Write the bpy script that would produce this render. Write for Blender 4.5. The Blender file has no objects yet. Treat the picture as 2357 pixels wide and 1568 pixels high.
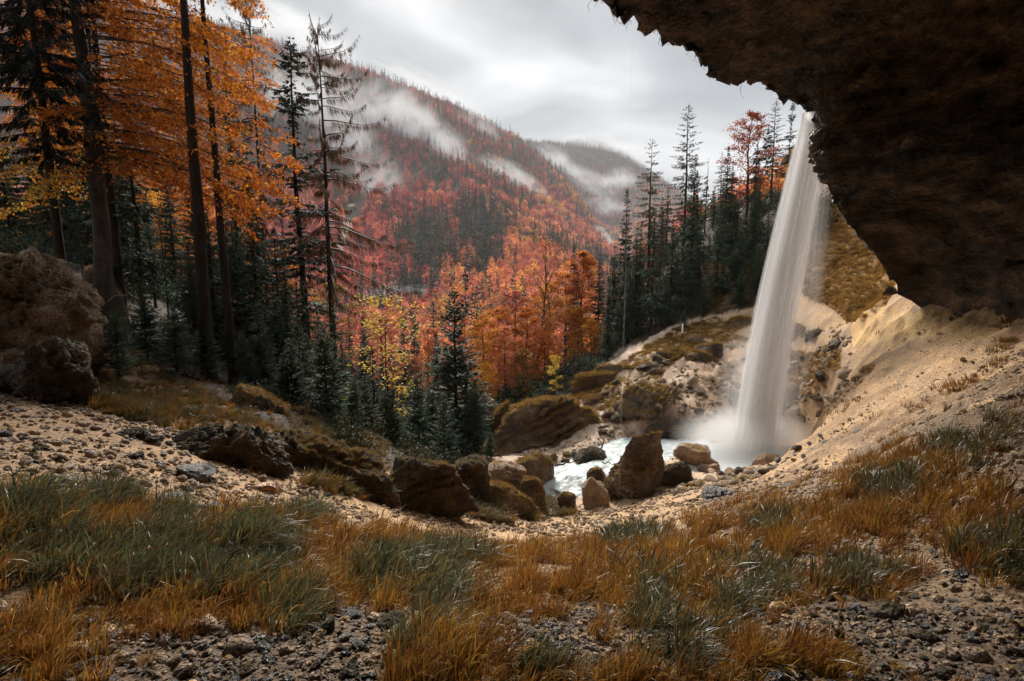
import bpy, math, random
import numpy as np
from mathutils import Vector, Matrix
# ------------------------------------------------------------------ camera, world, sun, exposure
S = bpy.context.scene
COL = S.collection
PITCH = math.radians(7.8)
cam_d = bpy.data.cameras.new("camera"); cam_d.sensor_width = 36; cam_d.lens = 18
cam_d.clip_start = 0.05; cam_d.clip_end = 9000
cam = bpy.data.objects.new("camera", cam_d); COL.objects.link(cam)
cam.location = (0, 0, 0); cam.rotation_euler = (math.pi/2 - PITCH, 0, 0)
S.camera = cam
S.view_settings.view_transform = 'Standard'; S.view_settings.look = 'None'
S.view_settings.gamma = 1; S.view_settings.exposure = 2.28
S.view_settings.use_curve_mapping = False
S.render.engine = 'CYCLES'
cy = S.cycles
cy.max_bounces = 6; cy.diffuse_bounces = 4; cy.glossy_bounces = 2; cy.transmission_bounces = 3
cy.transparent_max_bounces = 24; cy.volume_bounces = 3
cy.use_denoising = True
cy.volume_step_rate = 1.0; cy.volume_max_steps = 96
cy.sample_clamp_indirect = 6
cy.use_adaptive_sampling = True; cy.adaptive_threshold = 0.02

SUN_EL, SUN_AZ = math.radians(38), math.radians(-8)      # azimuth from +Y towards +X
W = bpy.data.worlds.new("World"); S.world = W; W.use_nodes = True
nt = W.node_tree; nt.nodes.clear()
def N(nt, typ, **kw):
    n = nt.nodes.new(typ)
    for k, v in kw.items():
        if k == 'ins':
            for kk, vv in v.items(): n.inputs[kk].default_value = vv
        else: setattr(n, k, v)
    return n
L = lambda nt, a, b: nt.links.new(a, b)
sky = N(nt, 'ShaderNodeTexSky', sky_type='NISHITA', sun_disc=False, sun_elevation=SUN_EL, sun_rotation=SUN_AZ)
bg1 = N(nt, 'ShaderNodeBackground', ins={'Strength': 0.07}); L(nt, sky.outputs[0], bg1.inputs[0])
tc = N(nt, 'ShaderNodeTexCoord')
sep = N(nt, 'ShaderNodeSeparateXYZ'); L(nt, tc.outputs['Generated'], sep.inputs[0])
zc = N(nt, 'ShaderNodeMath', operation='MAXIMUM', ins={1: 0.0}); L(nt, sep.outputs[2], zc.inputs[0])
za = N(nt, 'ShaderNodeMath', operation='ADD', ins={1: 0.35}); L(nt, zc.outputs[0], za.inputs[0])
vd = N(nt, 'ShaderNodeVectorMath', operation='DIVIDE'); L(nt, tc.outputs['Generated'], vd.inputs[0])
cmb = N(nt, 'ShaderNodeCombineXYZ', ins={2: 1.0}); L(nt, za.outputs[0], cmb.inputs[0]); L(nt, za.outputs[0], cmb.inputs[1])
L(nt, cmb.outputs[0], vd.inputs[1])
mp = N(nt, 'ShaderNodeMapping', ins={'Location': (2.2, 8.3, 0), 'Rotation': (0, 0, 0.4), 'Scale': (1.0, 1.5, 0.6)}); L(nt, vd.outputs[0], mp.inputs[0])
nz = N(nt, 'ShaderNodeTexNoise', ins={'Scale': 1.3, 'Detail': 4.5, 'Roughness': 0.5, 'Distortion': 0.5}); L(nt, mp.outputs[0], nz.inputs['Vector'])
rp = N(nt, 'ShaderNodeValToRGB'); L(nt, nz.outputs['Fac'], rp.inputs[0])
e = rp.color_ramp.elements
e[0].position = 0.30; e[0].color = (0.021, 0.0245, 0.027, 1)
e[1].position = 0.68; e[1].color = (0.145, 0.145, 0.147, 1)
e2 = rp.color_ramp.elements.new(0.47); e2.color = (0.060, 0.062, 0.064, 1)
gr = N(nt, 'ShaderNodeMath', operation='MULTIPLY_ADD', ins={1: 2.8, 2: 0.72}); L(nt, zc.outputs[0], gr.inputs[0])
bg2 = N(nt, 'ShaderNodeBackground'); L(nt, rp.outputs[0], bg2.inputs[0]); L(nt, gr.outputs[0], bg2.inputs['Strength'])
mx = N(nt, 'ShaderNodeMixShader', ins={0: 0.95}); L(nt, bg1.outputs[0], mx.inputs[1]); L(nt, bg2.outputs[0], mx.inputs[2])
wo = N(nt, 'ShaderNodeOutputWorld'); L(nt, mx.outputs[0], wo.inputs[0])

sd = bpy.data.lights.new("sun", 'SUN'); sd.energy = 1.5; sd.angle = math.radians(20); sd.color = (1.0, 0.93, 0.83)
so = bpy.data.objects.new("sun", sd); COL.objects.link(so)
sdir = Vector((math.sin(SUN_AZ)*math.cos(SUN_EL), math.cos(SUN_AZ)*math.cos(SUN_EL), math.sin(SUN_EL)))
so.rotation_euler = sdir.to_track_quat('Z', 'Y').to_euler(); so.location = (0, 0, 60)

# ------------------------------------------------------------------ helpers
F = 1178.5; CX, CY = 1178.5, 784.0
cp, sp = math.cos(PITCH), math.sin(PITCH)
def ray(dx, dy):
    a = (np.asarray(dx, float)-CX)/F; b = (CY-np.asarray(dy, float))/F
    den = cp+b*sp
    return a/den, (b*cp-sp)/den
def P(dx, dy, Y):
    xr, zr = ray(dx, dy)
    return np.array([xr*Y, float(Y), zr*Y])
def proj(x, y, z):
    f = y*cp - z*sp; u = y*sp + z*cp
    f = np.where(f < 0.05, 0.05, f)
    return CX + F*x/f, CY - F*u/f
rng = np.random.default_rng(7)
random.seed(7)
def _h(ix, iy, iz, seed):
    h = (ix.astype(np.uint32)*np.uint32(374761393)) ^ (iy.astype(np.uint32)*np.uint32(668265263)) ^ (iz.astype(np.uint32)*np.uint32(2147483647)) ^ np.uint32((seed*1274126177) & 0xffffffff)
    h = (h ^ (h >> np.uint32(13)))*np.uint32(1274126177)
    h = (h ^ (h >> np.uint32(16)))*np.uint32(2246822519)
    h = h ^ (h >> np.uint32(13))
    return h.astype(np.float64)/4294967295.0*2-1
def noise(p, seed=0):
    p = np.asarray(p, float)
    i = np.floor(p).astype(np.int64); f = p-i; f = f*f*f*(f*(f*6-15)+10)
    i = i & 0xffffffff
    r = 0
    for dx in (0, 1):
        wx = f[:, 0] if dx else 1-f[:, 0]
        for dy in (0, 1):
            wy = f[:, 1] if dy else 1-f[:, 1]
            for dz in (0, 1):
                wz = f[:, 2] if dz else 1-f[:, 2]
                r = r + wx*wy*wz*_h(i[:, 0]+dx, i[:, 1]+dy, i[:, 2]+dz, seed)
    return r
def fbm(p, octv=4, seed=0, gain=0.5, lac=2.03):
    a, s, r = 1.0, 0.0, 0
    p = np.array(p, float)
    for o in range(octv):
        r = r + a*noise(p, seed+o*17); s += a; a *= gain; p = p*lac+3.7
    return r/s
def fbm2(x, y, sc, octv=4, seed=0, gain=0.5):
    return fbm(np.stack([x*sc, y*sc, np.full_like(x, 0.37)], 1), octv, seed, gain)
def inpoly(px, py, poly):
    c = np.zeros(px.shape, bool); n = len(poly)
    for i in range(n):
        x0, y0 = poly[i]; x1, y1 = poly[(i+1) % n]
        if y0 == y1: continue
        m = ((y0 > py) != (y1 > py)) & (px < (x1-x0)*(py-y0)/(y1-y0)+x0)
        c ^= m
    return c
def mesh_np(name, V, Q=None, T=None, C=None, smooth=False, mat=None):
    me = bpy.data.meshes.new(name)
    V = np.asarray(V, np.float32)
    nq = 0 if Q is None else len(Q); ntr = 0 if T is None else len(T)
    me.vertices.add(len(V)); me.vertices.foreach_set('co', V.ravel())
    li, st = [], []
    if nq: li.append(np.asarray(Q, np.int32).ravel()); st.append(np.arange(nq)*4)
    if ntr: li.append(np.asarray(T, np.int32).ravel()); st.append(nq*4+np.arange(ntr)*3)
    li = np.concatenate(li); st = np.concatenate(st).astype(np.int32)
    me.loops.add(len(li)); me.loops.foreach_set('vertex_index', li)
    me.polygons.add(nq+ntr); me.polygons.foreach_set('loop_start', st)
    if smooth: me.polygons.foreach_set('use_smooth', np.ones(nq+ntr, bool))
    me.update(calc_edges=True)
    if C is not None:
        at = me.color_attributes.new('col', 'FLOAT_COLOR', 'POINT')
        C = np.asarray(C, np.float32)
        if C.shape[1] == 3: C = np.concatenate([C, np.ones((len(C), 1), np.float32)], 1)
        at.data.foreach_set('color', C.ravel())
    if mat: me.materials.append(mat)
    return me
class Acc:
    def __init__(s): s.V, s.Q, s.T, s.C, s.n = [], [], [], [], 0
    def add(s, V, Q=None, T=None, C=(1, 1, 1)):
        V = np.asarray(V, float); 
        if Q is not None and len(Q): s.Q.append(np.asarray(Q)+s.n)
        if T is not None and len(T): s.T.append(np.asarray(T)+s.n)
        C = np.asarray(C, float)
        if C.ndim == 1: C = np.tile(C, (len(V), 1))
        s.V.append(V); s.C.append(C); s.n += len(V)
    def mesh(s, name, mat, smooth=False):
        return mesh_np(name, np.concatenate(s.V), np.concatenate(s.Q) if s.Q else None,
                       np.concatenate(s.T) if s.T else None, np.concatenate(s.C), smooth, mat)
def tube(acc, pts, rad, n=6, col=(1, 1, 1)):
    pts = np.asarray(pts, float); k = len(pts); rad = np.broadcast_to(np.asarray(rad, float), (k,))
    t = np.gradient(pts, axis=0); t /= np.linalg.norm(t, axis=1)[:, None]+1e-9
    ref = np.where(np.abs(t[:, 2:3]) > 0.9, np.array([[1., 0, 0]]), np.array([[0, 0, 1.]]))
    u = np.cross(t, ref); u /= np.linalg.norm(u, axis=1)[:, None]+1e-9; v = np.cross(t, u)
    a = np.arange(n)/n*2*math.pi
    V = pts[:, None, :]+rad[:, None, None]*(np.cos(a)[None, :, None]*u[:, None, :]+np.sin(a)[None, :, None]*v[:, None, :])
    i = np.arange(k-1)[:, None]*n; j = np.arange(n)[None, :]; j2 = (j+1) % n
    Q = np.stack([i+j, i+j2, i+n+j2, i+n+j], -1).reshape(-1, 4)
    acc.add(V.reshape(-1, 3), Q=Q, C=col)
def obj(name, me, parent=None, loc=None, kind=None, label=None, cat=None, group=None):
    o = bpy.data.objects.new(name, me); COL.objects.link(o)
    if parent: o.parent = parent
    if loc is not None: o.location = loc
    tag(o, label, cat, group, kind); return o
def tag(o, label=None, cat=None, group=None, kind=None):
    if label: o['label'] = label
    if cat: o['category'] = cat
    if group: o['group'] = group
    if kind: o['kind'] = kind
    return o

# ------------------------------------------------------------------ materials
def mat_new(name):
    m = bpy.data.materials.new(name); m.use_nodes = True; m.node_tree.nodes.clear(); return m, m.node_tree
def mat_leaf(name, trans=0.45, rough=0.6, spec=0.25, var=0.25, base=None):
    m, nt = mat_new(name)
    at = N(nt, 'ShaderNodeAttribute', attribute_name='col')
    oi = N(nt, 'ShaderNodeObjectInfo')
    mr = N(nt, 'ShaderNodeMapRange', ins={3: 1-var, 4: 1+var}); L(nt, oi.outputs['Random'], mr.inputs[0])
    hs = N(nt, 'ShaderNodeHueSaturation')
    mh = N(nt, 'ShaderNodeMapRange', ins={3: 0.485, 4: 0.515}); L(nt, oi.outputs['Random'], mh.inputs[0])
    L(nt, mh.outputs[0], hs.inputs['Hue']); L(nt, mr.outputs[0], hs.inputs['Value'])
    if base: hs.inputs['Color'].default_value = (*base, 1)
    if base:
        mm = N(nt, 'ShaderNodeMix', data_type='RGBA', blend_type='MULTIPLY', ins={0: 1.0, 6: (*base, 1)})
        L(nt, at.outputs['Color'], mm.inputs[7]); L(nt, mm.outputs[2], hs.inputs['Color'])
    else: L(nt, at.outputs['Color'], hs.inputs['Color'])
    pb = N(nt, 'ShaderNodeBsdfPrincipled', ins={'Roughness': rough, 'Specular IOR Level': spec}); L(nt, hs.outputs[0], pb.inputs['Base Color'])
    if trans > 0:
        tr = N(nt, 'ShaderNodeBsdfTranslucent'); L(nt, hs.outputs[0], tr.inputs[0])
        mx = N(nt, 'ShaderNodeMixShader', ins={0: trans}); L(nt, pb.outputs[0], mx.inputs[1]); L(nt, tr.outputs[0], mx.inputs[2])
        out = mx.outputs[0]
    else: out = pb.outputs[0]
    o = N(nt, 'ShaderNodeOutputMaterial'); L(nt, out, o.inputs[0]); return m
def mat_rock(name, c1, c2, c3=None, scale=1.0, rough=(0.55, 0.9), bump=0.6, moss=None, moss_lo=0.45, moss_hi=0.75, usecol=False,
             aniso=(1, 1, 1), spec=0.5, bdist=0.16, fine=9.0, rot=(0, 0, 0)):
    """layered noise rock; moss grows where the surface faces up"""
    m, nt = mat_new(name)
    tc = N(nt, 'ShaderNodeTexCoord')
    geo = N(nt, 'ShaderNodeNewGeometry')
    mp = N(nt, 'ShaderNodeMapping', ins={'Scale': tuple(scale*a for a in aniso), 'Rotation': rot}); L(nt, geo.outputs['Position'], mp.inputs[0])
    n1 = N(nt, 'ShaderNodeTexNoise', ins={'Scale': 0.9, 'Detail': 8, 'Roughness': 0.62}); L(nt, mp.outputs[0], n1.inputs['Vector'])
    n2 = N(nt, 'ShaderNodeTexNoise', ins={'Scale': fine, 'Detail': 6, 'Roughness': 0.7}); L(nt, mp.outputs[0], n2.inputs['Vector'])
    vo = N(nt, 'ShaderNodeTexVoronoi', ins={'Scale': fine*1.3, 'Detail': 2.0}); L(nt, mp.outputs[0], vo.inputs['Vector'])
    rp = N(nt, 'ShaderNodeValToRGB'); L(nt, n1.outputs['Fac'], rp.inputs[0])
    e = rp.color_ramp.elements; e[0].position = 0.33; e[0].color = (*c1, 1); e[1].position = 0.66; e[1].color = (*c2, 1)
    if c3: q = e.new(0.5); q.color = (*c3, 1)
    mxr = N(nt, 'ShaderNodeMapRange', ins={1: 0.32, 2: 0.68, 3: 0.35, 4: 1.65}); L(nt, n2.outputs['Fac'], mxr.inputs[0])
    mu = N(nt, 'ShaderNodeVectorMath', operation='SCALE'); L(nt, rp.outputs[0], mu.inputs[0]); L(nt, mxr.outputs[0], mu.inputs['Scale'])
    col = mu.outputs[0]
    if usecol:
        at = N(nt, 'ShaderNodeAttribute', attribute_name='col')
        mm = N(nt, 'ShaderNodeVectorMath', operation='MULTIPLY'); L(nt, at.outputs['Color'], mm.inputs[0]); L(nt, col, mm.inputs[1]); col = mm.outputs[0]
    rr = N(nt, 'ShaderNodeMapRange', ins={1: 0.35, 2: 0.65, 3: rough[0], 4: rough[1]}); L(nt, n1.outputs['Fac'], rr.inputs[0]); rgh = rr.outputs[0]
    if moss:
        sx = N(nt, 'ShaderNodeSeparateXYZ'); L(nt, geo.outputs['Normal'], sx.inputs[0])
        nm = N(nt, 'ShaderNodeTexNoise', ins={'Scale': 2.2, 'Detail': 5, 'Roughness': 0.6}); L(nt, geo.outputs['Position'], nm.inputs['Vector'])
        ad = N(nt, 'ShaderNodeMath', operation='MULTIPLY_ADD', ins={1: 1.3}); L(nt, nm.outputs['Fac'], ad.inputs[0]); 
        s2 = N(nt, 'ShaderNodeMath', operation='SUBTRACT', ins={1: 0.65}); L(nt, sx.outputs[2], s2.inputs[0]); L(nt, s2.outputs[0], ad.inputs[2])
        mf = N(nt, 'ShaderNodeMapRange', ins={1: moss_lo, 2: moss_hi}); L(nt, ad.outputs[0], mf.inputs[0])
        mc = N(nt, 'ShaderNodeValToRGB'); L(nt, n2.outputs['Fac'], mc.inputs[0])
        e = mc.color_ramp.elements; e[0].position = 0.3; e[0].color = (*moss[0], 1); e[1].position = 0.7; e[1].color = (*moss[1], 1)
        mi = N(nt, 'ShaderNodeMix', data_type='RGBA'); L(nt, mf.outputs[0], mi.inputs[0]); L(nt, col, mi.inputs[6]); L(nt, mc.outputs[0], mi.inputs[7]); col = mi.outputs[2]
        m2 = N(nt, 'ShaderNodeMix', data_type='FLOAT', ins={3: 0.95}); L(nt, mf.outputs[0], m2.inputs[0]); L(nt, rgh, m2.inputs[2]); rgh = m2.outputs[0]
    ma = N(nt, 'ShaderNodeMath', operation='ADD'); L(nt, n2.outputs['Fac'], ma.inputs[0]); L(nt, vo.outputs['Distance'], ma.inputs[1])
    m3 = N(nt, 'ShaderNodeMath', operation='MULTIPLY_ADD', ins={1: 1.5}); L(nt, n1.outputs['Fac'], m3.inputs[0]); L(nt, ma.outputs[0], m3.inputs[2])
    bp = N(nt, 'ShaderNodeBump', ins={'Strength': bump, 'Distance': bdist}); L(nt, m3.outputs[0], bp.inputs['Height'])
    pb = N(nt, 'ShaderNodeBsdfPrincipled', ins={'Specular IOR Level': spec})
    L(nt, col, pb.inputs['Base Color']); L(nt, rgh, pb.inputs['Roughness']); L(nt, bp.outputs[0], pb.inputs['Normal'])
    o = N(nt, 'ShaderNodeOutputMaterial'); L(nt, pb.outputs[0], o.inputs[0]); return m

MOSS = ((0.10, 0.062, 0.012), (0.44, 0.26, 0.06))
MOSSG = ((0.018, 0.02, 0.006), (0.10, 0.075, 0.016))
M_ground = mat_rock('ground', (0.78,)*3, (1.22,)*3, scale=1.5, rough=(0.6, 0.9), bump=0.6, usecol=True, bdist=0.05, fine=14, spec=0.3)
M_mount = mat_rock('mountain_floor', (0.5,)*3, (1.1,)*3, scale=0.05, rough=(0.9, 0.9), bump=0.3, usecol=True, bdist=2.0, spec=0.1)
M_cliff = mat_rock('cliff_rock', (0.014, 0.008, 0.004), (0.34, 0.20, 0.10), (0.10, 0.056, 0.027), scale=1.0, rough=(0.25, 0.75), bump=1.0, aniso=(0.9, 0.9, 1.9), bdist=0.45, fine=6.0, spec=0.8)
M_rock_tan = mat_rock('rock_tan', (0.16, 0.105, 0.07), (0.52, 0.38, 0.27), (0.34, 0.24, 0.165), scale=1.6, rough=(0.5, 0.85), moss=MOSS, moss_lo=0.88, moss_hi=1.1, bump=0.8)
M_rock_dark = mat_rock('rock_dark_wet', (0.028, 0.019, 0.012), (0.25, 0.155, 0.085), (0.09, 0.056, 0.032), scale=1.8, rough=(0.42, 0.85), moss=MOSSG, moss_lo=0.62, moss_hi=0.9, bump=0.8)
M_rock_moss = mat_rock('rock_mossy', (0.08, 0.056, 0.038), (0.44, 0.32, 0.215), (0.22, 0.155, 0.10), scale=1.4, rough=(0.5, 0.85), moss=MOSS, moss_lo=0.58, moss_hi=0.76, bump=0.9)
M_rock_grey = mat_rock('rock_grey_wet', (0.03, 0.03, 0.034), (0.17, 0.15, 0.135), (0.08, 0.075, 0.075), scale=5, rough=(0.18, 0.55), bump=0.6, bdist=0.03)
M_rock_pink = mat_rock('rock_pale', (0.24, 0.16, 0.11), (0.52, 0.37, 0.25), scale=2.5, rough=(0.5, 0.8), moss=MOSS, moss_lo=0.85, moss_hi=1.05, bump=0.6)
M_rock_orange = mat_rock('rock_orange_wet', (0.16, 0.06, 0.02), (0.62, 0.36, 0.17), (0.42, 0.2, 0.08), scale=5, rough=(0.12, 0.3), bump=0.4, bdist=0.03)
M_bark = mat_rock('bark', (0.010, 0.007, 0.005), (0.055, 0.036, 0.024), scale=3, rough=(0.7, 0.95), bump=0.8, aniso=(3, 3, 0.5), bdist=0.04, spec=0.2)
M_bark_beech = mat_rock('bark_beech', (0.018, 0.015, 0.013), (0.085, 0.072, 0.062), scale=2, rough=(0.6, 0.9), bump=0.4, aniso=(2, 2, 0.8), bdist=0.03, spec=0.2)
M_leaf = mat_leaf('leaves', trans=0.5)
M_needle = mat_leaf('needles', trans=0.25, spec=0.15)
M_twig = mat_leaf('larch_twigs', trans=0.3)
M_grass = mat_leaf('grass_blades', trans=0.4, rough=0.35, spec=0.5, var=0.3)
M_moss = mat_leaf('moss_blades', trans=0.4, rough=0.7, var=0.3)

# ------------------------------------------------------------------ ground height: control points (picture column, row, metres ahead)
GC = {
 -900: [(1568,1.9),(1300,2.9),(1130,4.0),(980,6.0),(880,8.5),(780,12),(650,16),(560,20),(500,30),(450,60)],
 0:    [(1568,2.0),(1400,2.6),(1250,3.4),(1130,4.3),(1000,6.3),(900,9),(810,13.5),(700,17),(615,20),(580,30),(560,55),(560,85)],
 300:  [(1568,2.0),(1400,2.7),(1250,3.7),(1130,5.2),(1000,8),(930,10.5),(880,13),(800,16.5),(720,20),(660,25),(640,40),(640,85)],
 600:  [(1568,2.0),(1400,2.8),(1250,4.2),(1180,5.6),(1120,7.5),(1050,9),(980,11),(930,14),(890,19),(860,25),(820,35),(800,60),(800,85)],
 760:  [(1568,2.0),(1400,2.9),(1250,4.8),(1190,7),(1150,8.5),(1080,10.5),(1010,13),(970,17),(940,27),(910,35),(880,60),(870,85)],
 950:  [(1568,2.0),(1400,3.0),(1260,5.2),(1215,8),(1180,10),(1150,11.5),(1100,13),(1070,15),(1050,20),(1025,26),(1000,35),(950,60),(930,85)],
 1130: [(1568,2.0),(1400,3.1),(1270,5.6),(1240,9),(1200,11.5),(1165,13.5),(1130,16),(1070,19),(1040,24),(985,30),(945,38),(915,60),(900,85)],
 1280: [(1568,2.0),(1400,3.1),(1270,5.8),(1240,10),(1200,14),(1165,16.5),(1130,18.8),(1100,19.7),(1060,21.5),(1030,24),(965,28),(910,35),(890,45),(870,65),(860,85)],
 1430: [(1568,2.0),(1400,3.1),(1270,5.8),(1240,9.5),(1200,13),(1160,16),(1110,18.8),(1055,21.3),(1030,22.8),(960,25.5),(880,29),(835,34),(805,40),(790,55),(800,85)],
 1600: [(1568,2.0),(1400,3.0),(1270,5),(1200,8),(1165,11.5),(1120,16),(1080,20),(1050,21.3),(1000,23.5),(900,26.5),(835,30),(790,35),(720,40),(600,46),(530,52),(540,75),(560,90)],
 1740: [(1568,2.0),(1400,2.9),(1250,4.8),(1170,7),(1130,10),(1095,15),(1065,19.5),(1045,22),(1005,24.5),(900,27),(800,30.5),(780,32),(700,37),(600,43),(510,50),(480,56),(500,80)],
 1900: [(1568,2.0),(1400,2.8),(1250,4.2),(1150,6),(1090,9),(1040,13),(990,17),(930,20),(860,23),(795,26),(740,29),(640,33),(520,38),(450,42),(420,50),(430,80)],
 2100: [(1568,2.0),(1400,2.7),(1250,3.7),(1100,5.6),(1000,9),(950,12),(880,15),(800,17.5),(720,19.5),(665,21.5),(620,25),(500,31)],
 2357: [(1568,1.9),(1400,2.5),(1250,3.1),(1100,4.1),(980,5.8),(900,7.5),(830,10),(780,12.5),(730,14.5),(650,17),(500,22)],
 3100: [(1568,1.8),(1300,2.6),(1050,3.8),(900,5.5),(800,7),(650,9)],
}
cpts = []
for dx, lst in GC.items():
    for dy, Y in lst: cpts.append(P(dx, dy, Y))
cpts = np.array(cpts)
ex = []
for azd in range(-175, 181, 15):
    a = math.radians(azd)
    ex.append((0.7*math.sin(a), 0.7*math.cos(a), -1.58-0.1*math.cos(a)))
    if abs(azd) > 62:
        for r in (1.6, 4, 9, 20): 
            zz = -1.5 + (0.10*r if azd > 0 else 0.03*r)
            ex.append((r*math.sin(a), r*math.cos(a), min(zz, 0.5)))
cpts = np.concatenate([cpts, np.array(ex)])
def polar(x, y): return np.arctan2(x, y), np.log(np.hypot(x, y)+1e-6)
_A, _R = polar(cpts[:, 0], cpts[:, 1]); _Z = cpts[:, 2]/np.hypot(cpts[:, 0], cpts[:, 1])
m1 = _A > 1.8; m2 = _A < -1.8
_A = np.concatenate([_A, _A[m1]-2*math.pi, _A[m2]+2*math.pi]); _R = np.concatenate([_R, _R[m1], _R[m2]]); _Z = np.concatenate([_Z, _Z[m1], _Z[m2]])
KA = 2.2
def _k(d2): return 0.5*d2*np.log(d2+1e-12)
def tps_fit(A, R, Z, lam=2e-3):
    n = len(A); X = np.stack([A*KA, R], 1)
    D = ((X[:, None]-X[None])**2).sum(-1); K = _k(D)+lam*np.eye(n)
    Pm = np.concatenate([np.ones((n, 1)), X], 1)
    M = np.block([[K, Pm], [Pm.T, np.zeros((3, 3))]])
    w = np.linalg.solve(M, np.concatenate([Z, np.zeros(3)]))
    return X, w
def tps_eval(X, w, A, R):
    out = np.empty(len(A)); q = np.stack([A*KA, R], 1)
    for s in range(0, len(A), 20000):
        c = q[s:s+20000]; D = ((c[:, None]-X[None])**2).sum(-1)
        out[s:s+20000] = _k(D)@w[:-3]+w[-3]+c@w[-2:]
    return out
GX, GW = tps_fit(_A, _R, _Z)
def Pz(dx, dy, z):
    xr, zr = ray(dx, dy); Y = z/zr; return np.array([xr*Y, Y, z])
# stream centre line: (column,row,height,halfwidth)
STC = [(1790,1035,-7.95,1.4),(1715,1043,-8.0,2.6),(1640,1040,-8.0,2.0),(1560,1026,-8.0,1.45),(1490,1030,-8.03,1.3),(1430,1050,-8.12,1.3),
       (1360,1072,-8.28,1.2),(1300,1096,-8.5,1.25),(1262,1122,-8.72,1.2),(1235,1140,-8.95,1.1)]
stp = np.array([Pz(a, b, c) for a, b, c, d in STC]); stw = np.array([d for *_, d in STC])
stp = np.concatenate([stp, [stp[-1]+np.array([-3.5, 1.2, -0.5]), stp[-1]+np.array([-7, 4, -1.5])]]); stw = np.concatenate([stw, [1.0, 1.0]])
def catmull(p, n):
    p = np.asarray(p, float); q = np.concatenate([[2*p[0]-p[1]], p, [2*p[-1]-p[-2]]])
    t = np.linspace(0, len(p)-1-1e-9, n); i = t.astype(int); f = (t-i)[:, None]
    a, b, c, d = q[i], q[i+1], q[i+2], q[i+3]
    return 0.5*((2*b)+(-a+c)*f+(2*a-5*b+4*c-d)*f*f+(-a+3*b-3*c+d)*f**3)
ST = catmull(np.concatenate([stp, stw[:, None]], 1), 160)
def ground_z(x, y, detail=True):
    x = np.atleast_1d(np.asarray(x, float)); y = np.atleast_1d(np.asarray(y, float))
    A, R = polar(x, y); r = np.exp(R)
    z = tps_eval(GX, GW, A, R)*r
    d = np.sqrt(((x[:, None]-ST[None, ::4, 0])**2+(y[:, None]-ST[None, ::4, 1])**2)) if len(x) < 4000 else None
    near = (r > 15) & (r < 34) & (y > 12)
    if near.any():
        xx, yy = x[near], y[near]
        D = np.sqrt((xx[:, None]-ST[None, ::3, 0])**2+(yy[:, None]-ST[None, ::3, 1])**2)
        j = D.argmin(1); dm = D[np.arange(len(xx)), j]; hw = ST[::3, 3][j]; zs = ST[::3, 2][j]
        t = np.clip((dm-hw*0.8)/(hw*0.9), 0, 1); t = t*t*(3-2*t)
        zz = z[near]
        low = zs-0.35
        z[near] = np.where(t < 1, low*(1-t)+zz*t, zz)
    if detail:
        amp = np.clip(r/16, 0.12, 1.5)
        z = z+amp*0.34*fbm2(x, y, 0.55, 5, 3, 0.6)
        z = z+0.03*np.clip(r/6, .6, 2.5)*fbm2(x, y, 3.1, 3, 9, 0.6)
        rock = np.clip((r-20)/10, 0, 1)*np.clip((x-2)/6, 0, 1)
        z = z+rock*0.5*np.abs(fbm2(x, y, 0.9, 4, 21, 0.6))
    return z
def gz(x, y): return float(ground_z([x], [y])[0])

FOREST = [(-1500,800),(-900,800),(0,785),(225,770),(420,880),(640,985),(800,1085),(1000,1088),(1115,1040),(1150,930),(1300,915),(1420,830),(1560,745),(1740,705),(1850,600),(1900,520),(1900,-900),(-1500,-900)]
G_FORE = [(-900,1090),(-300,1110),(0,1125),(300,1150),(430,1200),(560,1165),(760,1188),(1000,1235),(1100,1256),(1480,1236),(1640,1165),(1900,1090),(2020,1000),(2357,885),(2900,800),(3300,900),(3300,1500),(2357,1420),(1950,1420),(1700,1450),(1300,1450),(700,1410),(0,1520),(-900,1600)]
G_LEFT = [(120,760),(230,740),(430,820),(600,860),(760,930),(880,1000),(900,1090),(700,1050),(600,1005),(420,992),(210,945)]
G_MID = [(1055,1110),(1120,1100),(1240,1115),(1290,1160),(1350,1192),(1250,1200),(1070,1192),(880,1165),(700,1125),(700,1105),(900,1140)]
G_ORANGE = [(1830,640),(1850,500),(1870,380),(1960,420),(2000,520),(2060,650),(2050,700),(1975,752),(1900,700),(1850,680)]
G_R5 = [(1790,812),(1940,805),(1948,880),(1880,912),(1795,900)]
G_MOUND = [(1290,925),(1420,855),(1560,765),(1740,715),(1740,775),(1600,795),(1540,850),(1450,930),(1370,945)]
G_FAR = [(1600,700),(1760,640),(1770,480),(1600,560)]
def zones(x, y, z):
    dx, dy = proj(x, y, z)
    r = np.hypot(x, y)
    jit = 22*fbm2(x/np.maximum(r, 1)*9, np.log(r+.1)*9, 1.0, 4, 5)
    jx, jy = dx+jit*1.5, dy+jit
    fwd = y > 0.3
    g = {}
    g['forest'] = inpoly(jx, jy, FOREST) & fwd & (r > 8)
    g['fore'] = inpoly(jx, jy, G_FORE) & fwd
    g['left'] = inpoly(jx, jy, G_LEFT) & fwd & (r > 6)
    g['mid'] = inpoly(jx, jy, G_MID) & fwd & (r > 6)
    g['orange'] = inpoly(jx, jy, G_ORANGE) & (r > 15)
    g['r5'] = inpoly(jx, jy, G_R5) & (r > 15)
    g['mound'] = inpoly(jx, jy, G_MOUND) & (r > 18)
    g['dx'], g['dy'], g['r'] = dx, dy, r
    return g
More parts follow.
